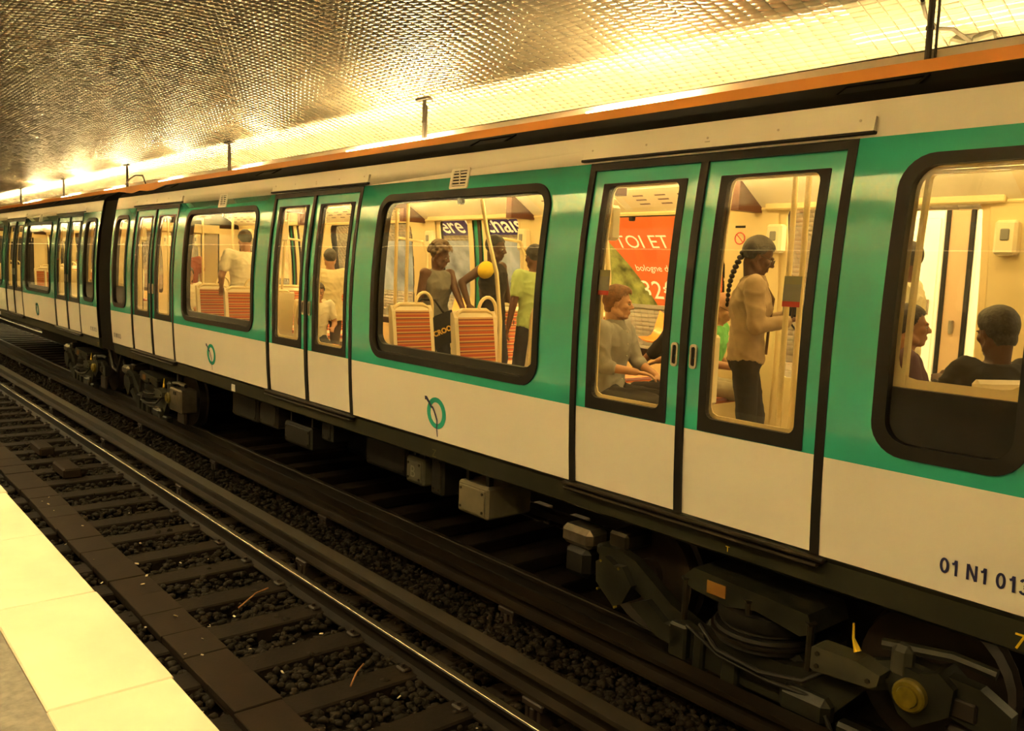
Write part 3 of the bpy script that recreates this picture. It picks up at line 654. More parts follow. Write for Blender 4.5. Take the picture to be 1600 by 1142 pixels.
        for lx in (2.425, -2.68):
            n = 28; A = [(lx+.138*math.cos(2*math.pi*k/n), 1.20+.138*math.sin(2*math.pi*k/n)) for k in range(n)]; B = [(lx+.088*math.cos(2*math.pi*k/n), 1.20+.095*math.sin(2*math.pi*k/n)) for k in range(n)]
            em = MB().ring(A, B, yf(s, .004), yf(s, .001)).build('emblem_ring', M_TEAL, car)
            path = [(-.165, .115, .018), (-.140, .118, .017), (-.105, .088, .013), (-.075, .052, .012), (-.045, .042, .012), (-.028, .018, .010), (-.005, -.022, .010), (.012, -.062, .010), (.010, -.095, .009), (.004, -.13, .008), (.010, -.205, .006)]
            m = MB(); vs = []
            for i, (px, pz, w_) in enumerate(path):
                a = path[max(i-1, 0)]; c = path[min(i+1, len(path)-1)]; t_ = Vector((c[0]-a[0], c[1]-a[1])).normalized(); nx, nz = -t_.y, t_.x
                for q in (-1, 1): z_ = 1.20+pz+q*nz*w_; vs.append((lx+px+q*nx*w_, s*(hw(z_)+.006), z_))
            m.add(vs, [(2*k, 2*k+1, 2*k+3, 2*k+2) for k in range(len(path)-1)]); m.build('emblem_profile', M_BLUET, em)
    # ends, roof, floor, ceiling
    for q in (-1, 1):
        P = [(y*hw(z), z) for y, z in ((-1, ZS), (-1, 1.5), (-1, 2.2), (-1, 2.8), (-1, ZTOP))]; P += [(-.70, 3.56), (.70, 3.56)] + [(-y, z) for y, z in P[::-1]]
        ends = sheet([(a, b) for a, b in P], [rr(-.66, .66, 1.02, 2.98, .05, 2)], ())
        for f in ends.faces: pass
        me = bpy.data.meshes.new('end_wall'); 
        for v in ends.verts: v.co = (q*HL, v.co.x, v.co.z)
        ends.to_mesh(me); ends.free(); me.materials.append(M_FAIR); put('end_wall', me, car)
        m = MB()
        for sy in (-1, 1): m.box(q*HL-.02 if q > 0 else -HL-.03, q*HL+.03 if q > 0 else -HL+.02, *sorted((sy*.68, sy*1.06)), 1.02, 3.0)
        m.box(q*HL-.02 if q > 0 else -HL-.03, q*HL+.03 if q > 0 else -HL+.02, -.68, .68, 2.9, 3.05); m.build('end_lining', M_CREAM, car)
    rp = [(-hw(3.4), 3.4), (-.98, 3.47), (-.6, 3.555), (0, 3.58), (.6, 3.555), (.98, 3.47), (hw(3.4), 3.4), (.98, 3.44), (.6, 3.52), (0, 3.545), (-.6, 3.52), (-.98, 3.44)]
    MB().prismx(rp, -HL, HL).build('roof', M_FAIR, car, True)
    MB().box(-HL+.02, HL-.02, -1.10, 1.10, .93, 1.02).build('car_floor', M_FLOORC, car)
    cp = [(-1.05, 3.05), (-1.0, 3.08), (-.70, 3.27), (-.62, 3.29), (0, 3.30), (.62, 3.29), (.70, 3.27), (1.0, 3.08), (1.05, 3.05), (1.05, 3.12), (.70, 3.33), (-.70, 3.33), (-1.05, 3.12)]
    cl = MB().prismx(cp, -HL+.05, HL-.05).build('car_ceiling', M_CEILW, car)
    for s in (-1, 1):
        for k in range(9): MB().box(-HL+.25+1.52*k, -HL+.25+1.52*k+1.46, *sorted((s*.48, s*.62)), 3.262, 3.284, .004).build('light_panel', M_CARL, cl)
        MB().tube([(-HL+.1, s*1.035, 3.052), (HL-.1, s*1.035, 3.052)], .017, 8).build('cornice_rail', M_POLE, cl)
        for k, x in enumerate((-6.6, -3.2, -1.9, 1.9, 3.2, 6.7)):
            # route diagram panels on the cove
            e0, e1 = Vector((0, s*1.0, 3.087)), Vector((0, s*.72, 3.253)); n_ = Vector((0, -s*.166, -.28)).normalized()*.006
            p = MB().add([Vector((x+u, 0, 0))+(e0 if v == 0 else e1)+n_*h for h in (0, 1) for u, v in ((-.6, 0), (.6, 0), (.6, 1), (-.6, 1))], [(4, 5, 6, 7), (0, 1, 5, 4), (1, 2, 6, 5), (2, 3, 7, 6), (3, 0, 4, 7)]).build('route_panel', M_CREAM2, car)
            m = MB()
            for r_ in range(3):
                for c_ in range(4):
                    u = -.45+.27*c_; v = .25+.2*r_; A_ = lambda uu, vv: Vector((x+uu, 0, 0))+e0.lerp(e1, vv)+n_*1.15
                    m.add([A_(u, v), A_(u+.13, v), A_(u+.13, v+.06), A_(u, v+.06)], [(0, 1, 2, 3)])
            m.build('small_print', M_MAROON, p)
        for k, x in enumerate((-4.0, -1.1, 1.05, 4.0)):
            MB().box(x-.045, x+.045, *sorted((s*.69, s*1.03)), 3.02, 3.26).build('cove_rib', M_MAROON, car)
        for d in DOORS:      # lintel over each door
            MB().box(d-.95, d+.95, *sorted((s*.98, s*1.06)), 3.04, 3.12, .01).build('door_lintel', M_CREAM, car)
        for x in (-5.98, -4.2, -.93, .93, 4.2, 6.02):      # equipment boxes on the pillars
            b = MB().box(x-.075, x+.075, *sorted((s*.98, s*1.085)), 2.68, 2.92, .02).build('pillar_box', M_CREAM2, car)
            MB().box(x-.03, x+.03, *sorted((s*.97, s*.985)), 2.78, 2.86, .008).build('pictogram', M_GREYST, b)
    return car
car = build_car()

# underframe boxes hang below the floor
def underbox(x, y0, y1, z0, z1, w_, m_, label, group=None):
    t = empty('equipment_box', (x, CY-1.0, z0), label, 'box', group)
    MB().box(-w_, w_, y0, y1, 0, z1-z0, .02).build('case', m_, t)
    MB().box(-w_+.03, w_-.03, y0-.012, y0+.004, .03, z1-z0-.03, .006).build('cover', m_, t)
    m = MB()
    for a in (-w_+.06, w_-.06):
        for b_ in (.06, z1-z0-.06): m.tube([(a, y0-.02, b_), (a, y0-.01, b_)], .013, 6)
    m.build('bolt', M_STEELD, t)
    for q in (-w_+.05, w_-.09): MB().box(q, q+.04, y0+.05, y0+.1, z1-z0, .78-z0+.02).build('hanger', M_UNDER, t)
    return t
UB = [(-5.66, .0, .5, .34, .62, .21, mat('pale equipment box paint', (.17, .145, .09), .5, var=.15), 'pale grey equipment box with a lid under the middle of the nearest car'),
      (-6.62, .05, .5, .40, .66, .15, mat('grey equipment box paint', (.09, .085, .06), .5, var=.2), 'small grey box with a letter under the car, left of the pale box'),
      (-6.30, .08, .4, .36, .74, .10, M_UNDER, 'narrow dark box between the lettered box and the pale box'),
      (-7.45, .25, 1.2, .34, .76, .40, M_UNDER, 'black machinery case below the wide window, behind the lettered box'),
      (-9.15, .10, .6, .30, .56, .34, M_UNDER, 'long low dark case under the second door of the nearest car'),
      (-8.35, .05, .3, .50, .78, .12, M_UNDER, 'small dark bracket box under the sill of the second door'),
      (-9.95, .1, .5, .40, .74, .25, M_UNDER, 'dark case under the car just left of the second door'),
      (-10.9, .2, .9, .34, .74, .40, M_UNDER, 'dark case under the car below the window with the white-shirted man')]
for (x, a, b_, z0, z1, w_, m_, lab) in UB:
    t = underbox(x, a, b_, z0, z1, w_, m_, lab)
    if lab.startswith('small grey box with a letter'):
        me = text_mesh('B', .16, mat('grey lettering', (.2, .19, .15), .6));
        for v in me.vertices: v.co = (v.co.x-.06, a-.014, v.co.y+.07)
        put('lettering', me, t)
MB().box(-HL+.5, HL-.5, -.85, .95, .68, .90).build('underframe', M_UNDER, car)
MB().box(-2.0, 1.6, -.2, .8, .2, .7).build('centre_case', M_UNDER, car)
# yellow marks and stickers on the sole bar
def mark(x, txt, size, m_, nm, z=.80, s=-1):
    me = text_mesh(txt, size, m_)
    for v in me.vertices: v.co = (x-CX+v.co.x, -(hw(ZS)-.014), z+v.co.y)
    put(nm, me, car)
mark(-6.06, 'Z', .10, mat('dull olive mark', (.14, .13, .05), .6), 'painted_mark'); mark(-2.97, 'T', .05, M_YEL, 'painted_mark', .81); mark(-1.37, '7', .11, M_YEL, 'painted_mark', .80)
MB().box(-10.47-CX, -10.37-CX, -(hw(ZS)-.008), -(hw(ZS)-.02), .80, .885).build('white_sticker', M_STKW, car)

# ------------------------------------------------------------ bogies
def build_bogie():
    b = empty('bogie', (-2.87, CY, RZ), 'bogie with yellow axle cap and air spring under the third door, lower right', 'bogie', None)
    YF = -1.02                       # outer face of the side frame
    for s in (-1, 1):
        for wx in (-1.0, 1.0):
            prof_ = [(.10, .02), (.16, .04), (.30, .035), (.345, .05), (.395, .065), (.40, .02), (.40, -.03), (.425, -.05), (.42, -.065), (.34, -.05), (.30, -.03), (.12, -.03), (.10, -.05)]
            n = 28; rings = []
            for k in range(n+1):
                a = 2*math.pi*k/n; rings.append([(wx + r*math.cos(a), s*(.72+yy), .40 + r*math.sin(a)) for r, yy in prof_])
            w_ = MB().loft(rings, cap=False); w_.tube([(wx, s*.66, .4), (wx, s*.80, .4)], .11, 16)
            wo = w_.build('wheel', M_RUSTY, b, True)
        # side frame: swan neck at both ends, low in the middle
        top = [(-1.22, .60), (-1.05, .62), (-.88, .58), (-.55, .38), (-.30, .30), (.30, .30), (.55, .36), (.80, .52), (1.0, .60), (1.35, .58), (1.50, .50)]
        bot = [(1.50, .34), (1.25, .38), (1.0, .44), (.78, .34), (.60, .12), (.30, .06), (-.30, .06), (-.42, .10), (-.62, .12), (-.78, .34), (-.98, .44), (-1.22, .44)]
        MB().prism(top+bot, s*.98, s*1.06).build('side_frame', M_BOGIE, b)
        for wx in (-1.0, 1.0):
            sh = [(-.20, .10), (-.12, .16), (-.03, .12), (.05, .13), (.14, .02), (.06, -.13), (-.02, -.17), (-.14, -.08), (-.19, -.04)]
            ab = MB().prism([((wx if wx < 0 else wx+.05)+x*(1 if wx < 0 else -1), (.40 if wx < 0 else .45)+z) for x, z in sh], s*.92, s*1.115).build('axle_box', M_BOGIE, b)
            if wx > 0:
                MB().tube([(wx+.05, s*1.10, .45), (wx+.05, s*1.15, .45), (wx+.05, s*1.16, .45)], [.085, .085, .075], 20).build('axle_cap', M_YCAP, ab, True)
                MB().tube([(wx+.05, s*1.155, .45), (wx+.05, s*1.172, .45)], [.058, .052], 20).build('cap_boss', M_YCAP, ab, True)
            else:
                for dx, dz in ((-.15, .12), (.02, .11), (.0, -.17), (-.17, -.09)): MB().tube([(wx+dx, s*1.10, .40+dz), (wx+dx, s*1.122, .40+dz)], .010, 6).build('bolt', M_YCAP, ab)
        MB().box(-1.68, -1.36, *sorted((s*.80, s*1.02)), .50, .65, .04).build('end_bracket', M_STEEL, b); MB().box(-1.66, -1.40, *sorted((s*.82, s*1.0)), .26, .50, .05).build('sand_pipe_box', M_UNDER, b); MB().box(-1.32, -1.1, *sorted((s*.85, s*1.0)), .50, .58, .02).build('bracket_arm', M_BOGIE, b)
        MB().box(-1.18, -1.0, *sorted((s*.72, s*1.02)), .60, .72, .02).build('brake_cylinder_lug', M_STEELD, b)
        MB().prism([(-.86, .30), (-.62, .16), (-.45, .14), (-.40, .26), (-.56, .27), (-.72, .37)], s*1.0, s*1.12).build('guard_bracket', M_BOGIE, b)
        # air spring between frame and bolster
        m = MB(); z = .31
        for r, h in ((.30, .04), (.27, .03), (.31, .03), (.27, .03), (.29, .09)):
            m.tube([(.02, s*.86, z), (.02, s*.86, z+h*.3), (.02, s*.86, z+h)], [r*.97, r, r*.98], 24); z += h
        m.build('air_spring', M_UNDER, b, True)
        MB().tube([(.02, s*.86, .36), (.02, s*.86, .378)], .325, 28).build('spring_ring', M_STEELD, b, True)
        bo = MB().prism([(-.46, .60), (-.36, .70), (.44, .66), (.48, .56), (.40, .52), (.10, .57), (-.10, .53), (-.36, .56)], s*.70, s*1.10).build('bolster_end', M_BOGIE, b)
        for x in (-.42, .05, .46): MB().tube([(x, s*1.09, .34), (x, s*1.09, .60), (x, s*1.09, .62)], [.022, .022, .035], 8).build('stud', M_STEELD, bo)
        MB().box(-.25, -.11, *sorted((s*1.095, s*1.106)), .575, .655).build('orange_plate', mat('dull orange plate', (.20, .09, .015), .5), bo)
        for q in ((-.52, -.38, 1.12, .07, .30), (-.34, -.26, 1.10, .02, .28), (-.12, .0, 1.10, -.02, .20)): MB().box(q[0], q[1], *sorted((s*1.0, s*q[2])), q[3], q[4], .015).build('brake_block_holder', M_BOGIE, b)
        bx = MB().prism([(.52, .405), (.52, .525), (.54, .535), (.78, .54), (.91, .51), (.90, .45), (.86, .425), (.54, .395)], s*1.04, s*1.18).build('grey_case', mat('grey bogie case', (.06, .056, .036), .42, var=.25, vscale=6), b)
        for x, z in ((.56, .50), (.56, .43), (.85, .46)): MB().tube([(x, s*1.18, z), (x, s*1.19, z)], .014, 6).build('bolt', M_STEELD, bx)
        m = MB(); m.box(.92, 1.03, *sorted((s*1.02, s*1.12)), .50, .68, .03); m.build('damper_bracket', MATS['grey bogie case'], b)
        m = MB(); m.box(.30, .62, *sorted((s*1.02, s*1.14)), .05, .22, .04); m.box(.64, .84, *sorted((s*1.0, s*1.1)), .0, .12, .02); m.build('caliper', M_BOGIE, b)
        m = MB(); m.tube([(.60, s*1.12, .14), (.68, s*1.14, .02), (.80, s*1.14, -.03), (.90, s*1.12, .03), (.93, s*1.1, .12)], .014, 8); m.tube([(-.30, s*1.08, .34), (-.1, s*1.17, .27), (.2, s*1.17, .25), (.45, s*1.12, .28), (.60, s*1.08, .40), (.9, s*1.08, .46), (1.1, s*1.06, .45)], .016, 8); m.tube([(-.40, s*1.08, .30), (-.1, s*1.15, .23), (.25, s*1.15, .21), (.5, s*1.1, .2)], .013, 8)
        m.build('hose', M_UNDER, b, True)
        MB().tube([(.70, s*1.08, .70), (.71, s*1.09, .62), (.745, s*1.10, .56)], [.006, .008, .022], 6).build('yellow_tag', M_YEL, b)
        m = MB().box(1.05, 1.35, *sorted((s*1.05, s*1.08)), .40, .50, .01); m.box(1.2, 1.5, *sorted((s*1.0, s*1.06)), .1, .34, .02); m.build('life_guard', M_RUSTY, b)
        MB().tube([(1.13, s*.99, .55), (1.13, s*1.09, .55)], .03, 10).build('pin', M_STEEL, b)
        MB().tube([(.86, s*1.06, .64), (1.2, s*1.02, .68), (1.4, s*1.0, .66)], .03, 8).build('pipe', M_BOGIE, b, True)
    for wx in (-1, 1): MB().tube([(wx, -.75, .4), (wx, .75, .4)], .075, 14).build('axle', M_RUSTY, b, True)
    MB().box(-.35, .35, -.98, .98, .20, .34, .03).build('cross_beam', M_BOGIE, b)
    MB().box(-.9, .9, -.45, .45, .12, .62, .05).build('traction_motor', M_UNDER, b)
    return b
bog = build_bogie()
bog2 = copy_tree(bog); bog2.location.x = -13.93; bog2['label'] = 'blurred bogie under the left end of the nearest car, just right of the gangway'
bog3 = copy_tree(bog); bog3.location.x = -17.95; bog3['label'] = 'bogie under the second car, just left of the gangway'
t = empty('tool_box', (-12.62, CY-1.08, .20), 'pale grey box below the first door of the nearest car, catching the light', 'box')
MB().box(-.24, .24, -.05, .2, 0, .34, .02).build('case', M_STEEL, t); MB().box(-.05, .05, -.062, -.05, .25, .3, .006).build('latch', M_STEELD, t); MB().box(-.2, -.15, .05, .1, .33, .6).build('hanger', M_UNDER, t)
# gangway
t = empty('gangway', (-15.98, CY, 0), 'dark ribbed gangway joining the two cars', 'gangway')
m = MB()
pr = lambda g: [(sy*(hw(z)+g), z) for sy, z in ((-1, .80), (-1, 1.5), (-1, 2.2), (-1, 2.9), (-1, 3.38))] + [(-.6, 3.5+g), (.6, 3.5+g)] + [(sy*(hw(z)+g), z) for sy, z in ((1, 3.38), (1, 2.9), (1, 2.2), (1, 1.5), (1, .80))]
rings = []
for k in range(21):
    x = -.42+.042*k; g = -.03 if k % 2 else -.055; rings.append([(x, y, z) for y, z in pr(g)])
m.loft(rings, cap=False); m.build('bellows', mat('dark bellows rubber', (.010, .0085, .007), .7, spec=.2), t)
MB().box(-.42, .42, -.66, .66, .95, 1.02).build('gangway_floor', M_FLOORC, t); MB().box(-.42, .42, -.70, .70, 3.0, 3.05).build('gangway_ceiling', M_CEILW, t)
for q in (-1, 1): MB().box(-.42, .42, *sorted((q*.68, q*.72)), 1.0, 3.0).build('gangway_lining', M_CREAM, t)
MB().box(-.42, .42, -.15, .15, .35, .75, .03).build('coupler', M_UNDER, t)
for k, yy in enumerate((-1.0, -.8)): MB().tube([(-.4, yy, .78), (-.15, yy, .45), (.1, yy, .42), (.4, yy, .78)], .03, 8).build('jumper_cable', M_UNDER, t, True)

# ------------------------------------------------------------ people
def skin(n, c): return mat(n, c, .5, var=.08, vscale=12, spec=.35)
SK_L = skin('fair skin', (.62, .34, .20)); SK_M = skin('tan skin', (.42, .21, .11)); SK_D = skin('brown skin', (.115, .05, .028)); SK_DD = skin('dark brown skin', (.085, .04, .024))
M_EYEW = mat('eye white', (.34, .29, .24), .5); M_IRIS = mat('dark iris', (.03, .02, .015), .2)
def cloth(n, c, var=.12): return mat(n, c, .85, var=var, vscale=9, bump=.35, bscale=9, spec=.2)
def remeshed(mb, vox, smooth_it, name, mats, disp=0.):
    me = mb.mesh('tmp', mats[0]); o = bpy.data.objects.new('tmp', me); COL.objects.link(o)
    r = o.modifiers.new('r', 'REMESH'); r.mode = 'VOXEL'; r.voxel_size = vox; r.use_smooth_shade = True
    if smooth_it: s = o.modifiers.new('s', 'SMOOTH'); s.iterations = smooth_it; s.factor = .5
    out = bpy.data.meshes.new_from_object(o.evaluated_get(bpy.context.evaluated_depsgraph_get())); bpy.data.objects.remove(o); bpy.data.meshes.remove(me)
    out.name = name; out.materials.clear()
    for m in mats: out.materials.append(m)
    if disp:
        out.calc_loop_triangles() if False else None
        nrm = [v.normal.copy() for v in out.vertices]
        for v, n_ in zip(out.vertices, nrm):
            p = v.co; f = noise.noise(Vector((p.x*9, p.y*9, p.z*5))) + .6*noise.noise(Vector((p.x*4+p.z*11, p.y*16, p.z*14+5)))
            fold = 1-abs(noise.noise(Vector((p.x*7+p.z*6, p.y*9-p.z*4, p.z*9+2))))*2
            v.co = p + n_*disp*(.6*f+.7*max(0, fold)**3)
    out.polygons.foreach_set('use_smooth', [True]*len(out.polygons)); return out
def ik(a, c, l1, l2, hint):
    a, c = Vector(a), Vector(c); d = c-a; L = min(d.length, (l1+l2)*.999); d.normalize(); c = a+d*L
    x = (l1*l1-l2*l2+L*L)/(2*L); h = math.sqrt(max(l1*l1-x*x, 0)); n_ = Vector(hint); n_ = (n_ - d*n_.dot(d)).normalized()
    return a+d*x+n_*h, c
def person(label, x, y, zf, yaw, h=1.74, pose='stand', skn=SK_L, L=None, Rr=None, head=(0, 0), lean=0., hair='short', hairc=(.05, .03, .02), shirt=None, sleeve='short', shirt_len=.10, pants=None, pant_len='long', shoes=(.03, .025, .02), female=False, vox=.011, curl=.5, group=None, feet=None, build=1.0, bald=False, glasses=False, knee_out=.0, collar=None):
    k = h/1.74; sitting = pose == 'sit'
    pz = (.525 if sitting else .94*k); pel = Vector((0, 0, pz)); sp = Vector((math.sin(lean), 0, math.cos(lean)))
    fwd = Vector((math.cos(lean), 0, -math.sin(lean))); lf = Vector((0, 1, 0)); sk_ = k*build
    S = lambda u, a=0., b=0.: pel + sp*(u*k) + fwd*a*k + lf*b*k
    sh = .172 if female else .190; hp = .088
    shoulders = {1: S(.49, 0, sh*build), -1: S(.49, 0, -sh*build)}
    hips = {s: pel + Vector((0, s*hp*k, -.03*k)) for s in (1, -1)}
    legs = {}
    for s in (1, -1):
        if sitting:
            ft = Vector((.47+.03*s, s*(.11+knee_out), .075)) if feet is None else Vector(feet[s])
            kn, an = ik(hips[s], ft, .43*k, .42*k, (.5, s*knee_out, 1))
        else:
            ft = Vector((.03*s, s*.10, .075)) if feet is None else Vector(feet[s]); kn, an = ik(hips[s], ft, .43*k, .42*k, (1, 0, 0))
        legs[s] = (kn, an)
    arms = {}
    for s, tg in ((1, L), (-1, Rr)):
        if tg is None: tg = (.05, s*.27, pz-.08) if not sitting else (.28, s*.13, .66)
        hint = (-.6, s*.5, -.6)
        el, wr = ik(shoulders[s], tg, .285*k, .25*k, hint); arms[s] = (el, wr)
    secs = [(-.10, .085, .13), (-.04, .11, .165), (.04, .112, .168), (.14, .098, .142 if female else .150), (.24, .105, .142 if female else .158), (.34, .118, .160 if female else .176), (.42, .112, .172 if female else .188), (.485, .085, .165 if female else .18), (.525, .06, .09)]
    def torso(mb, g, u0=-1, u1=9):
        rings = []
        for u, rx, ry in secs:
            if u < u0 or u > u1: continue
            if female and .26 < u < .4: rx += .022
            rings.append([S(u, (rx*build+g)*math.cos(a), (ry*build+g)*math.sin(a)) for a in [2*math.pi*i/20 for i in range(20)]])
        mb.loft(rings)
    B = MB(); torso(B, 0.)
    neck0, Hc = S(.50, -.005), S(.68, .02)
    B.caps(neck0, S(.60, .01), .06*k, .055*k, 14)
    HM = Matrix.Rotation(head[0], 4, 'Z') @ Matrix.Rotation(head[1]+lean*.3, 4, 'Y'); hk = k*1.0
    Hp = lambda a, b, c: Hc + (HM @ Vector((a, b, c)))*hk
    M3 = HM.to_3x3(); hs = lambda t: tuple(v*hk for v in t)
    B.ell(Hp(-.012, 0, .032), hs((.097, .076, .09)), M3, 20); B.ell(Hp(.028, 0, -.028), hs((.066, .060, .088)), M3, 18); B.ell(Hp(.058, 0, -.098), hs((.032, .036, .024)), M3, 12)
    B.caps(Hp(.084, .03, .016), Hp(.090, -.03, .016), .013*hk, .013*hk, 10)
    B.caps(Hp(.090, 0, .010), Hp(.112, 0, -.028), .009*hk, .014*hk, 10)
    for s in (1, -1):
        B.ell(Hp(.104, s*.011, -.034), hs((.011, .009, .008)), M3, 8); B.ell(Hp(.066, s*.040, -.022), hs((.024, .022, .024)), M3, 10)
        B.ell(Hp(-.008, s*.077, -.008), hs((.019, .010, .032)), M3, 10); B.caps(Hp(.03, s*.045, -.085), Hp(-.02, s*.055, -.05), .022*hk, .026*hk, 8)
    B.caps(Hp(.088, .016, -.060), Hp(.088, -.016, -.060), .009*hk, .009*hk, 8); B.caps(Hp(.086, .013, -.074), Hp(.086, -.013, -.074), .010*hk, .010*hk, 8)
    B.caps(neck0, Hp(-.03, 0, -.05), .058*k, .055*k, 14)
    for s in (1, -1):
        el, wr = arms[s]; B.caps(S(.46, 0, s*.10), shoulders[s], .06*sk_, .058*sk_, 12); B.caps(shoulders[s], el, .054*sk_, .041*sk_, 12); B.caps(el, wr, .041*sk_, .027*k, 12)
        d = (wr-el).normalized(); side = d.cross(Vector((0, 0, 1))); side = side.normalized() if side.length > .05 else lf.copy(); nrm = side.cross(d).normalized()
        if nrm.z < 0: nrm = -nrm
        side = d.cross(nrm).normalized()
        pc = wr + d*.05*k; Mh = Matrix((d, side, nrm)).transposed(); B.ell(pc, (.05*k, .038*k, .016*k), Mh, 12)
        for fi, (o_, ln) in enumerate(((-.027, .062), (-.009, .072), (.009, .067), (.026, .052))):
            a0 = pc + d*.030*k + side*o_*k; d1 = (d*math.cos(curl*.7) - nrm*math.sin(curl*.7)); a1 = a0 + d1*ln*.55*k; d2 = d*math.cos(curl*1.7) - nrm*math.sin(curl*1.7)
            B.caps(a0, a1, .0095*k, .0088*k, 8); B.caps(a1, a1 + d2*ln*.55*k, .0088*k, .0075*k, 8)
        ts = -s*1.0 if True else 1; inn = side*(1 if side.y*s < 0 else -1); t0 = wr + d*.02*k + inn*.022*k; t1 = t0 + (d*.6+inn*.75).normalized()*.038*k
        B.caps(t0, t1, .013*k, .011*k, 8); B.caps(t1, t1 + (d*.95+inn*.2-nrm*.3).normalized()*.032*k, .0105*k, .0085*k, 8)
        kn, an = legs[s]; B.caps(hips[s], kn, .080*sk_, .052*sk_, 12); B.caps(kn, an, .052*sk_, .036*k, 12); B.caps(an, an + Vector((.10, 0, -.045))*k, .035*k, .025*k, 8)
    me = remeshed(B, vox, 2, 'person', [skn])
    o = put('person', me, None, (x, y, zf)); o.rotation_euler = (0, 0, yaw); tag(o, label, 'person', group)
    # clothes
    if shirt:
        Cm = MB(); torso(Cm, .014, -.105 if shirt_len > .05 else -.05)
        if shirt_len > .12: Cm.loft([[S(u, (rx)*math.cos(a), (ry)*math.sin(a)) for a in [2*math.pi*i/20 for i in range(20)]] for u, rx, ry in ((-shirt_len, .148*build, .205*build), (0, .130*build, .186*build), (.06, .126*build, .180*build))])
        for s in (1, -1):
            el, wr = arms[s]
            if sleeve == 'none': continue
            Cm.caps(S(.46, 0, s*.10), shoulders[s], .070*sk_, .068*sk_, 12)
            if sleeve == 'short': Cm.caps(shoulders[s], shoulders[s].lerp(el, .62), .070*sk_, .062*sk_, 12)
            elif sleeve == 'mid': Cm.caps(shoulders[s], el, .068*sk_, .056*sk_, 12); Cm.caps(el, el.lerp(wr, .22), .056*sk_, .052*k, 12)
            else: Cm.caps(shoulders[s], el, .068*sk_, .055*sk_, 12); Cm.caps(el, el.lerp(wr, .93), .055*sk_, .042*k, 12)
        put('shirt', remeshed(Cm, .012, 3, 'shirt', [shirt], .012), o)
        if collar:
            cm_ = MB(); n = 18; r0 = [S(.555, .012+.066*math.cos(a), .066*math.sin(a)) for a in [2*math.pi*i/n for i in range(n)]]; r1 = [S(.515-.03*max(0, math.cos(2*math.pi*i/n)), .012+.098*math.cos(2*math.pi*i/n), .088*math.sin(2*math.pi*i/n)) for i in range(n)]; r2 = [S(.545, .012+.060*math.cos(a), .060*math.sin(a)) for a in [2*math.pi*i/n for i in range(n)]]
            cm_.loft([r2, r0, r1], cap=False); cm_.build('collar', collar, o, True)
    if pants:
        Cm = MB(); torso(Cm, .010, -.105, .15); le = {'long': 1., 'short': .0, 'skirt': -.35}[pant_len]
        for s in (1, -1):
            kn, an = legs[s]; e = hips[s].lerp(kn, 1.0 if le >= 0 else 1+le); Cm.caps(hips[s], e, .096*sk_, .068*sk_, 12)
            if le > 0: Cm.caps(kn, kn.lerp(an, .93), .066*sk_, .054*k, 12)
        put('trousers' if pant_len == 'long' else 'shorts', remeshed(Cm, .013, 3, 'trousers', [pants], .006), o)
    for s in (1, -1):
        an = legs[s][1]; m = MB(); m.ell(an + Vector((.055, 0, -.038)), (.135*k, .048*k, .034), None, 12); m.caps(an + Vector((-.03, 0, -.03)), an + Vector((-.01, 0, .02)), .042*k, .042*k, 10)
        put('shoe', m.mesh('shoe', mat('shoe %.2f' % shoes[0], shoes, .5), 'all'), o)
    # face details
    for s in (1, -1):
        m = MB(); m.ell(Hp(.084, s*.031, -.003), hs((.010, .014, .008)), M3, 8); m.ell(Hp(.0915, s*.031, -.003), hs((.004, .006, .006)), M3, 8, 1)
        put('eye', m.mesh('eye', [M_EYEW, M_IRIS], 'all'), o)
    hm = mat('hair %.3f %.3f' % (hairc[0], hairc[1]), hairc, .6, var=.35, vscale=30, bump=.5, bscale=60)
    m = MB()
    for s in (1, -1): m.caps(Hp(.095, s*.018, .021), Hp(.086, s*.046, .019), .0045*hk, .0035*hk, 6)
    m.build('eyebrows', hm, o, True)
    m = MB(); m.ell(Hp(.0945, 0, -.062), hs((.006, .020, .005)), M3, 8); m.ell(Hp(.0935, 0, -.073), hs((.007, .017, .006)), M3, 8); m.build('lips', mat('lips '+skn.name, tuple(c*f for c, f in zip(skn.node_tree.nodes['Principled BSDF'].inputs['Base Color'].default_value[:3], (.85, .55, .55))), .4), o, True)
    if not bald:
        g = .014 if hair in ('short', 'tied', 'long') else .009
        H = MB(); H.ell((-.014, 0, .036), (.099+g, .077+g, .092+g), None, 26)
        if hair in ('long',): H.ell((-.045, 0, -.06), (.065, .082, .13), None, 20)
        if hair == 'short': H.ell((.012, .0, .082), (.088, .070, .058), None, 18); H.ell((-.055, 0, -.035), (.052, .066, .06), None, 14)
        if hair == 'curly':
            for i in range(70):
                a, b_ = rng.uniform(0, 6.28), rng.uniform(-.35, 1.5); H.ell((-.014+(.118)*math.cos(b_)*math.cos(a), .10*math.cos(b_)*math.sin(a), .04+.112*math.sin(b_)), (.026, .026, .026), None, 8)
        hme = remeshed(H, .008, 1 if hair == 'curly' else 2, 'hair', [hm], .003)
        bm = bmesh.new(); bm.from_mesh(hme)
        nape = {'short': -.075, 'curly': -.06, 'long': -.3}.get(hair, -.04)
        def cut(p):
            w_ = .006*math.sin(p.y*140)
            if p.x > .052: lim = .076 + w_
            elif p.x > .012: lim = .012 + (p.x-.012)/.04*.064
            elif p.x > -.022: lim = .012
            else: lim = nape if p.x > -.022 or True else nape
            return p.z < lim
        bmesh.ops.delete(bm, geom=[f for f in bm.faces if cut(f.calc_center_median())], context='FACES')
        for v in bm.verts: v.co = Hp(*v.co)
        bm.to_mesh(hme); bm.free(); put('hair', hme, o)
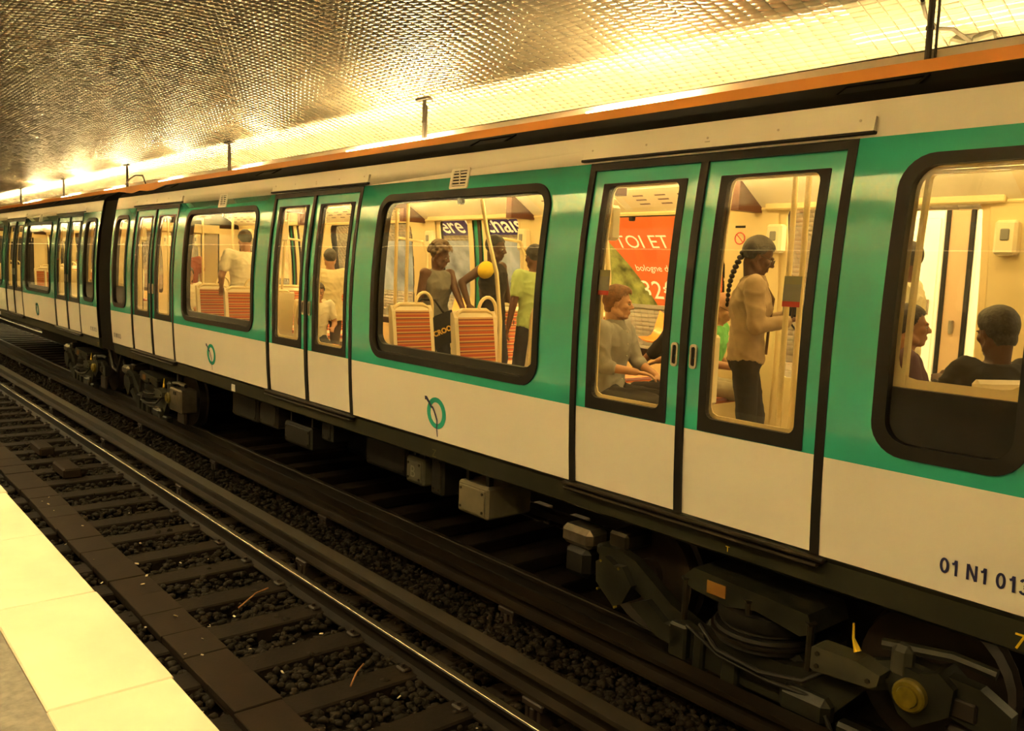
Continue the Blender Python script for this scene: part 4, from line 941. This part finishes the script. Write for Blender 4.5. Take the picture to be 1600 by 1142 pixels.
    if glasses:
        m = MB()
        for s in (1, -1):
            m.tube([Hp(.108+.001*math.cos(t), s*.033+.022*math.cos(t), -.003+.016*math.sin(t)) for t in [2*math.pi*i/12 for i in range(13)]], .0022*hk, 5); m.tube([Hp(.106, s*.055, .004), Hp(.0, s*.083, .006)], .002*hk, 5)
        m.tube([Hp(.111, .012, 0), Hp(.111, -.012, 0)], .002*hk, 5); m.build('glasses', M_DARKP, o)
    o['_h'] = 0; del o['_h']
    return o, Hp, S
ZF = 1.02
# woman in the tan jacket, standing in the third door
pw, Hp, S_ = person('standing woman with glasses and a long braid, in a tan jacket, third door', -3.36, 4.92, ZF, R_(38), 1.70, 'stand', SK_D, L=(.27, .06, 1.20), Rr=(.25, -.12, 1.17), head=(R_(2), R_(20)), lean=R_(2), hair='tied', hairc=(.03, .018, .013), shirt=cloth('tan jacket cloth', (.46, .33, .21), .18), sleeve='long', shirt_len=.03, pants=cloth('dark trouser cloth', (.035, .028, .025)), female=True, vox=.007, curl=1.1, glasses=True, feet={1: (.04, .10, .075), -1: (-.08, -.09, .075)}, collar=cloth('tan collar cloth', (.36, .25, .15)))
m = MB()
for i in range(13):
    u = i/12; a = Hp(-.10, 0, .02).lerp(S_(.34, -.155, 0), u) + Vector((-.03*math.sin(3.14*u), 0, 0)); m.ell(a, (.026-.013*u, .026-.013*u, .018), None, 10)
m.build('braid', MATS['hair 0.030 0.018'], pw, True)
m = MB()
for q in (-1, 1): m.tube([S_(.50, .075, q*.05), S_(.40, .142, q*.035), S_(.22, .135, q*.012), S_(.02, .135, q*.012)], [.010, .012, .009, .008], 6)
m.build('jacket_edge', cloth('brown edge cloth', (.16, .09, .05)), pw, True)
MB().tube([(.20, -.135, 1.155), (.225, -.125, 1.165)], .034, 12).build('bracelet', M_STKW, pw, True)
c = empty('camera', (-3.10, 5.08, ZF+1.235), 'black and white compact camera held in the hands of the woman in the tan jacket', 'camera', None, R_(38))
MB().box(-.035, .035, -.06, .06, -.04, .05, .012).build('camera_body', M_BLACK, c); MB().tube([(-.03, 0, 0), (-.08, 0, .0), (-.085, 0, 0)], [.035, .035, .03], 16).build('lens', M_BLACK, c, True); MB().box(-.028, .028, -.05, .05, .045, .062, .008).build('silver_top', M_ALU, c)
MB().tube([(-.02, -.06, .03), (-.04, -.075, -.08), (.02, -.07, -.16), (.05, -.06, -.05), (.03, -.055, .03)], .008, 6).build('strap', M_BLACK, c, True)
# young man in grey-blue shirt
pm, Hp, S_ = person('young man with brown hair in a grey-blue shirt, seated in the third door', -4.55, 4.86, ZF, R_(16), 1.76, 'sit', SK_L, Rr=(.30, -.13, .71), L=(.36, .10, .67), head=(R_(22), R_(2)), lean=R_(3), hair='short', hairc=(.20, .085, .025), shirt=cloth('grey blue shirt cloth', (.36, .345, .335)), sleeve='mid', shirt_len=.08, pants=cloth('charcoal trouser cloth', (.06, .052, .045)), vox=.007, curl=.35, collar=cloth('grey blue collar cloth', (.30, .29, .285)))
m = MB()
for i in range(5): a = S_(.47-.09*i, .125+.012*math.sin(i), 0); m.ell(a, (.006, .006, .006), None, 8)
m.build('shirt_buttons', M_STKW, pm)
# other passengers
person('balding man in a green polo shirt and glasses, seated behind the tan jacket', -4.52, 5.98, ZF, R_(20), 1.74, 'sit', SK_M, Rr=(.36, -.15, .70), head=(R_(-5), R_(22)), lean=R_(12), bald=True, shirt=cloth('green polo cloth', (.15, .45, .12)), pants=cloth('beige trouser cloth', (.42, .34, .22)), glasses=True, vox=.010)
p3, Hp3, S3 = person('curly haired woman in a sleeveless grey top, arm stretched over the striped seats', -7.20, 5.06, ZF, R_(5), 1.665, 'stand', SK_D, L=(.55, .0, .86), Rr=(.04, -.22, .86), head=(R_(28), R_(14)), lean=R_(5), hair='curly', hairc=(.10, .055, .022), shirt=cloth('grey jersey top', (.20, .19, .17)), sleeve='none', shirt_len=.10, pants=cloth('black skirt cloth', (.018, .016, .014)), pant_len='short', female=True, vox=.009)
pmn, _, _ = person('standing man with cropped hair, black top and one yellow sleeve', -6.95, 5.62, ZF, R_(25), 1.77, 'stand', SK_DD, L=(.1, .3, .9), Rr=(-.06, -.42, 1.08), head=(R_(8), R_(8)), hair='cropped', hairc=(.015, .012, .01), shirt=cloth('black vest cloth', (.03, .027, .025)), sleeve='none', pants=cloth('dark jeans cloth', (.04, .04, .045)), vox=.010)
MB().ell((0.02, -.215, 1.42), (.082, .105, .085), Euler((.5, 0, 0)).to_matrix(), 16).build('yellow_sleeve', cloth('yellow sleeve cloth', (.80, .58, .03)), pmn, True)
person('person in a pale green top, facing the man with the yellow sleeve', -6.42, 5.72, ZF, R_(175), 1.68, 'stand', SK_D, head=(0, R_(5)), hair='cropped', hairc=(.02, .015, .01), shirt=cloth('pale green cloth', (.42, .55, .22)), pants=cloth('dark jeans cloth', (.04, .04, .045)), vox=.012)
pwt, _, _ = person('man in a white T-shirt seen from behind, in the left wide window', -11.25, 4.78, ZF, R_(172), 1.82, 'stand', SK_M, head=(R_(10), R_(8)), hair='cropped', hairc=(.02, .015, .012), shirt=cloth('white T-shirt cloth', (.85, .80, .62)), shirt_len=.16, pants=cloth('grey shorts cloth', (.20, .19, .15)), pant_len='short', L=(.22, .26, 1.05), build=1.1, vox=.010)
person('person in a pale yellow shirt with back turned, in the second door', -9.75, 5.25, ZF, R_(165), 1.60, 'stand', SK_M, hair='cropped', hairc=(.04, .03, .02), shirt=cloth('pale yellow cloth', (.78, .68, .42)), sleeve='mid', shirt_len=.16, pants=cloth('brown trouser cloth', (.12, .08, .05)), vox=.012)
person('seated child in a white top and dark trousers, second door', -9.55, 4.95, ZF, R_(-10), 1.45, 'sit', SK_M, hair='short', hairc=(.05, .03, .02), shirt=cloth('white T-shirt cloth', (.85, .80, .62)), pants=cloth('dark jeans cloth', (.04, .04, .045)), head=(R_(-10), R_(12)), lean=R_(10), vox=.012)
person('seated passenger with long hair and white top, first door', -13.9, 4.95, ZF, R_(-15), 1.66, 'sit', SK_M, hair='long', hairc=(.04, .025, .018), shirt=cloth('white T-shirt cloth', (.85, .80, .62)), pants=cloth('rust red cloth', (.28, .07, .04)), lean=R_(10), vox=.013)
person('passenger in a rust red top standing in the first door', -14.6, 5.2, ZF, R_(170), 1.70, 'stand', SK_M, hair='cropped', hairc=(.03, .02, .015), shirt=cloth('rust red cloth', (.28, .07, .04)), pants=cloth('brown trouser cloth', (.12, .08, .05)), vox=.013)
person('seated woman in a dark purple top looking right, in the end window', -2.34, 5.02, ZF, R_(30), 1.70, 'sit', SK_M, hair='tied', hairc=(.03, .02, .016), shirt=cloth('dark purple cloth', (.10, .05, .06)), sleeve='long', pants=cloth('dark jeans cloth', (.04, .04, .045)), female=True, head=(R_(4), R_(-2)), vox=.008)
person('standing man in a white shirt, back turned, behind the purple-topped woman', -2.80, 5.95, ZF, R_(190), 1.72, 'stand', SK_D, hair='cropped', hairc=(.03, .02, .015), shirt=cloth('white T-shirt cloth', (.85, .80, .62)), pants=cloth('dark trouser cloth', (.035, .028, .025)), vox=.010)
pd, _, _ = person('dark haired passenger in black with back turned, rightmost in the end window', -1.72, 4.72, ZF, R_(150), 1.74, 'sit', SK_DD, Rr=(.30, -.05, .92), L=(.28, .12, .90), hair='short', hairc=(.02, .016, .013), shirt=cloth('black vest cloth', (.03, .027, .025)), sleeve='long', pants=cloth('dark jeans cloth', (.04, .04, .045)), vox=.009, head=(0, R_(12)), curl=1.0)
pop, _, _ = person('passenger in a dark jacket facing the young man, only the arms showing', -4.26, 5.46, ZF, R_(178), 1.74, 'sit', SK_M, Rr=(.40, -.10, .72), L=(.42, .10, .70), lean=R_(-3), hair='short', hairc=(.03, .02, .015), shirt=cloth('black jacket cloth', (.025, .023, .024)), sleeve='mid', pants=cloth('dark trouser cloth', (.035, .028, .025)), vox=.010)
bpy.data.objects.remove(pop) if False else None
bg = empty('bag', (-6.98, 4.92, ZF+.80), 'black bag with gold letters held by the curly haired woman', 'bag')
bg.rotation_euler = (0, R_(-24), R_(62))
m = MB(); m.loft([[(.24*c_, .05*s_*q, z) for c_, s_, q in [(math.cos(2*math.pi*i/16), math.sin(2*math.pi*i/16), 1) for i in range(16)]] for z in (-.17, -.12, .06, .13)]); m.build('pouch', cloth('black bag cloth', (.016, .015, .014)), bg, True)
M_GOLD = mat('gold lettering', (.70, .42, .06), .4)
me = text_mesh('RRY CROO', .072, M_GOLD, bold=.003, align='CENTER')
for v in me.vertices: x_ = v.co.x; v.co = (x_*.9, -.058*math.sqrt(max(.02, 1-(x_*.9/.25)**2))-.004, v.co.y-.05)
put('lettering', me, bg); MB().tube([(-.16, 0, .1), (-.12, 0, .28), (.0, 0, .34), (.12, 0, .28), (.16, 0, .1)], .012, 6).build('strap', M_BLACK, bg, True)

# ------------------------------------------------------------ seats, poles and partitions inside the cars
def build_seat(n):
    t = empty('striped_seat', (0, 0, 0)); W = .235*n
    sh = MB(); sh.prism([(x-.05, z) for x, z in [(.46, .36), (.48, .40), (.05, .39), (-.045, 1.0), (-.075, 1.055), (-.105, 1.04), (-.10, .95), (-.02, .34)]], -W, W); sh.build('shell', M_CREAM2, t)
    for q in range(n):
        c0 = -W+.235+.47*q
        MB().box(.0, .42, c0-.20, c0+.20, .395, .445, .02).build('seat_cushion', M_SEAT, t)
        M_ = Matrix.Translation((-.035, c0, .44)) @ Euler((0, R_(-9), 0)).to_matrix().to_4x4(); MB().box(-.02, .03, -.215, .215, .02, .585, .03, M=M_).build('back_cushion', M_SEAT, t)
    MB().tube([(-.10, -W+.03, .92), (-.125, -W+.04, 1.03), (-.13, -W+.10, 1.062), (-.13, W-.10, 1.062), (-.125, W-.04, 1.03), (-.10, W-.03, .92)], .022, 8).build('top_rim', M_POLE, t, True)
    MB().box(.05, .30, -.06, .06, 0, .38, .01).build('foot', M_GREYC, t)
    MB().tube([(-.10, W+.0, .70), (-.12, W+.015, .95)] + [(-.125, W-.085+.10*math.cos(R_(a)), 1.05+.13*math.sin(R_(a))) for a in range(0, 181, 20)], .016, 8).build('grab_handle', M_POLE, t, True)
    return t
protos = {1: build_seat(1), 2: build_seat(2)}; used = {1: False, 2: False}
def place_seat(n, x, y, yaw, label):
    o = copy_tree(protos[n]) if used[n] else protos[n]; used[n] = True
    o.location = (x, y, ZF); o.rotation_euler = (0, 0, yaw); tag(o, label, 'seat', 'striped seats in the cars'); return o
for ci, cn in ((0, 'nearest car'), (1, 'second car')):
    for wi, wc in enumerate((-2.525, 2.525)):
        wname = ('left wide window', 'middle wide window')[wi] if ci == 0 else ('farther wide window', 'nearer wide window')[wi]
        for ri, (off, yaw) in enumerate(((-1.0, 0), (-.0, 0), (.80, math.pi))):
            for si, (n, yy) in enumerate(((1, 4.64), (2, 6.02))):
                if ri == 2 and si == 1: continue
                place_seat(n, CX-15.18*ci + wc + off, yy, yaw, '%s of three %s striped seats, %s, %s' % (('left', 'middle', 'right')[ri], ('single near', 'double far')[si], wname, cn))
# folding seats for the people sitting by the doors
def flap_seat(x, y, yaw, label):
    t = empty('folding_seat', (x, y, ZF), label, 'seat', None, yaw)
    MB().box(-.10, .30, -.21, .21, .40, .445, .02).build('seat_flap', M_SEAT, t); MB().box(-.17, -.12, -.22, .22, .42, .98, .02).build('back_pad', M_CREAM2, t); MB().box(-.19, -.16, -.05, .05, 0, .42, .01).build('bracket', M_GREYC, t)
for x, y, a, l in ((-4.50, 4.86, 0, 'folding seat under the young man in the grey-blue shirt'), (-4.50, 5.98, 0, 'folding seat under the man in the green polo shirt'), (-2.32, 5.02, 0, 'folding seat under the woman in the purple top'), (-1.74, 4.72, R_(150), 'folding seat under the dark haired passenger at the right edge'), (-4.28, 5.46, R_(178), 'folding seat under the passenger in the dark jacket'), (-9.53, 4.95, 0, 'folding seat under the child in white'), (-13.88, 4.95, 0, 'folding seat under the blurred passenger in white')): flap_seat(x, y, a, l)
def pole(x, y, label, pts=None, r=.018, group=None):
    t = empty('grab_pole', (x, y, ZF), label, 'pole', group)
    MB().tube(pts or [(0, 0, 0), (0, 0, 2.24)], r, 10).build('tube', M_POLE, t, True)
    b_ = (pts or [(0, 0, 0)])[0]; tp = (pts or [0, (0, 0, 2.24)])[-1]
    MB().tube([b_, (b_[0], b_[1], b_[2]+.03)], r*1.9, 12).build('foot_collar', M_ALU, t); MB().tube([(tp[0], tp[1], tp[2]-.03), tp], r*1.9, 12).build('top_collar', M_ALU, t)
pole(-2.90, 4.64, 'left of the two cream poles in front of the standing woman'); pole(-2.80, 4.62, 'right of the two cream poles by the right leaf of the third door')
pole(-7.40, 4.72, 'left of the twin cream poles at the left of the wide window'); pole(-7.20, 4.72, 'right of the twin cream poles at the left of the wide window')
pole(-5.95, 4.58, 'curved cream pole leaning across the wide window with the striped seats', [(.42, 0, .45), (.40, 0, 1.0), (.33, .0, 1.4), (.18, 0, 1.75), (.02, .02, 2.2)])
pole(-4.70, 4.85, 'bent cream pole above the young man', [(.12, 0, .9), (.12, 0, 1.4), (.08, 0, 1.66), (-.02, 0, 1.96), (-.06, 0, 2.24)])
pole(-2.36, 4.66, 'cream pole at the left edge of the end window'); pole(-10.05, 4.75, 'bent cream pole in the left leaf of the second door', [(0, 0, 0), (0, 0, 1.2), (.06, 0, 1.6), (.22, 0, 2.24)])
pole(-12.7, 4.75, 'cream pole at the left of the window with the white-shirted man'); pole(-12.45, 5.1, 'second cream pole behind the white-shirted man'); pole(-14.2, 4.75, 'cream pole in the first door')
def partition(x, y0, y1, label):
    t = empty('partition', (x, (y0+y1)/2, ZF), label, 'partition')
    h_ = (y1-y0)/2
    MB().box(-.015, .015, -h_, h_, .05, .95, .008).build('lower_panel', M_CREAM2, t); MB().tube([(0, h_, 0), (0, h_, 1.6), (0, h_-.08, 1.75), (0, -h_+.05, 1.78)], .018, 8).build('rim_tube', M_POLE, t, True)
for x, y0, y1, l in ((-4.74, 4.42, 4.95, 'cream partition on the near side between the wide window and the third door'), (-4.74, 5.95, 6.45, 'cream partition on the far side by the third door'), (-7.42, 5.95, 6.45, 'cream partition on the far side by the second door'), (-9.36, 5.95, 6.45, 'cream partition at the left of the second door, far side'), (-12.5, 5.95, 6.45, 'cream partition on the far side by the first door'), (-2.0, 5.9, 6.4, 'cream partition behind the end window')): partition(x, y0, y1, l)
# stickers on the door glass
for dx, lab in ((5.75, None), (4.31, None)):
    m = MB(); x = dx
    for (z0, z1, mi) in ((2.335, 2.43, 0), (2.43, 2.475, 1), (2.305, 2.335, 2)): m.add([(x-.055, -(hw(z0)-.02), z0), (x+.055, -(hw(z0)-.02), z0), (x+.055, -(hw(z1)-.02), z1), (x-.055, -(hw(z1)-.02), z1)], [(0, 1, 2, 3)], mi)
    o = m.build('notice_sticker', [M_GREYST, mat('olive sticker', (.25, .25, .13), .5), M_RED], car)
b = MB(); b.box(4.0-.02, 4.0+.02, -1, 1, 0, .01) if False else None
m = MB(); n = 20
m.tube([(3.88+.05*math.cos(2*math.pi*i/n), .97, 2.80+.05*math.sin(2*math.pi*i/n)) for i in range(n+1)], .006, 5, mi=0); m.tube([(3.85, .97, 2.83), (3.91, .97, 2.77)], .005, 5); m.build('no_smoking_sign', M_RED, car)
MB().box(3.83, 3.93, .965, .972, 2.89, 2.91).build('small_plate', M_BLACK, car)

# ------------------------------------------------------------ second car: a copy of the first with its parts
car2 = copy_tree(car); car2.location.x = CX - 15.18; car2['label'] = 'second metro car, receding to the left beyond the dark gangway'
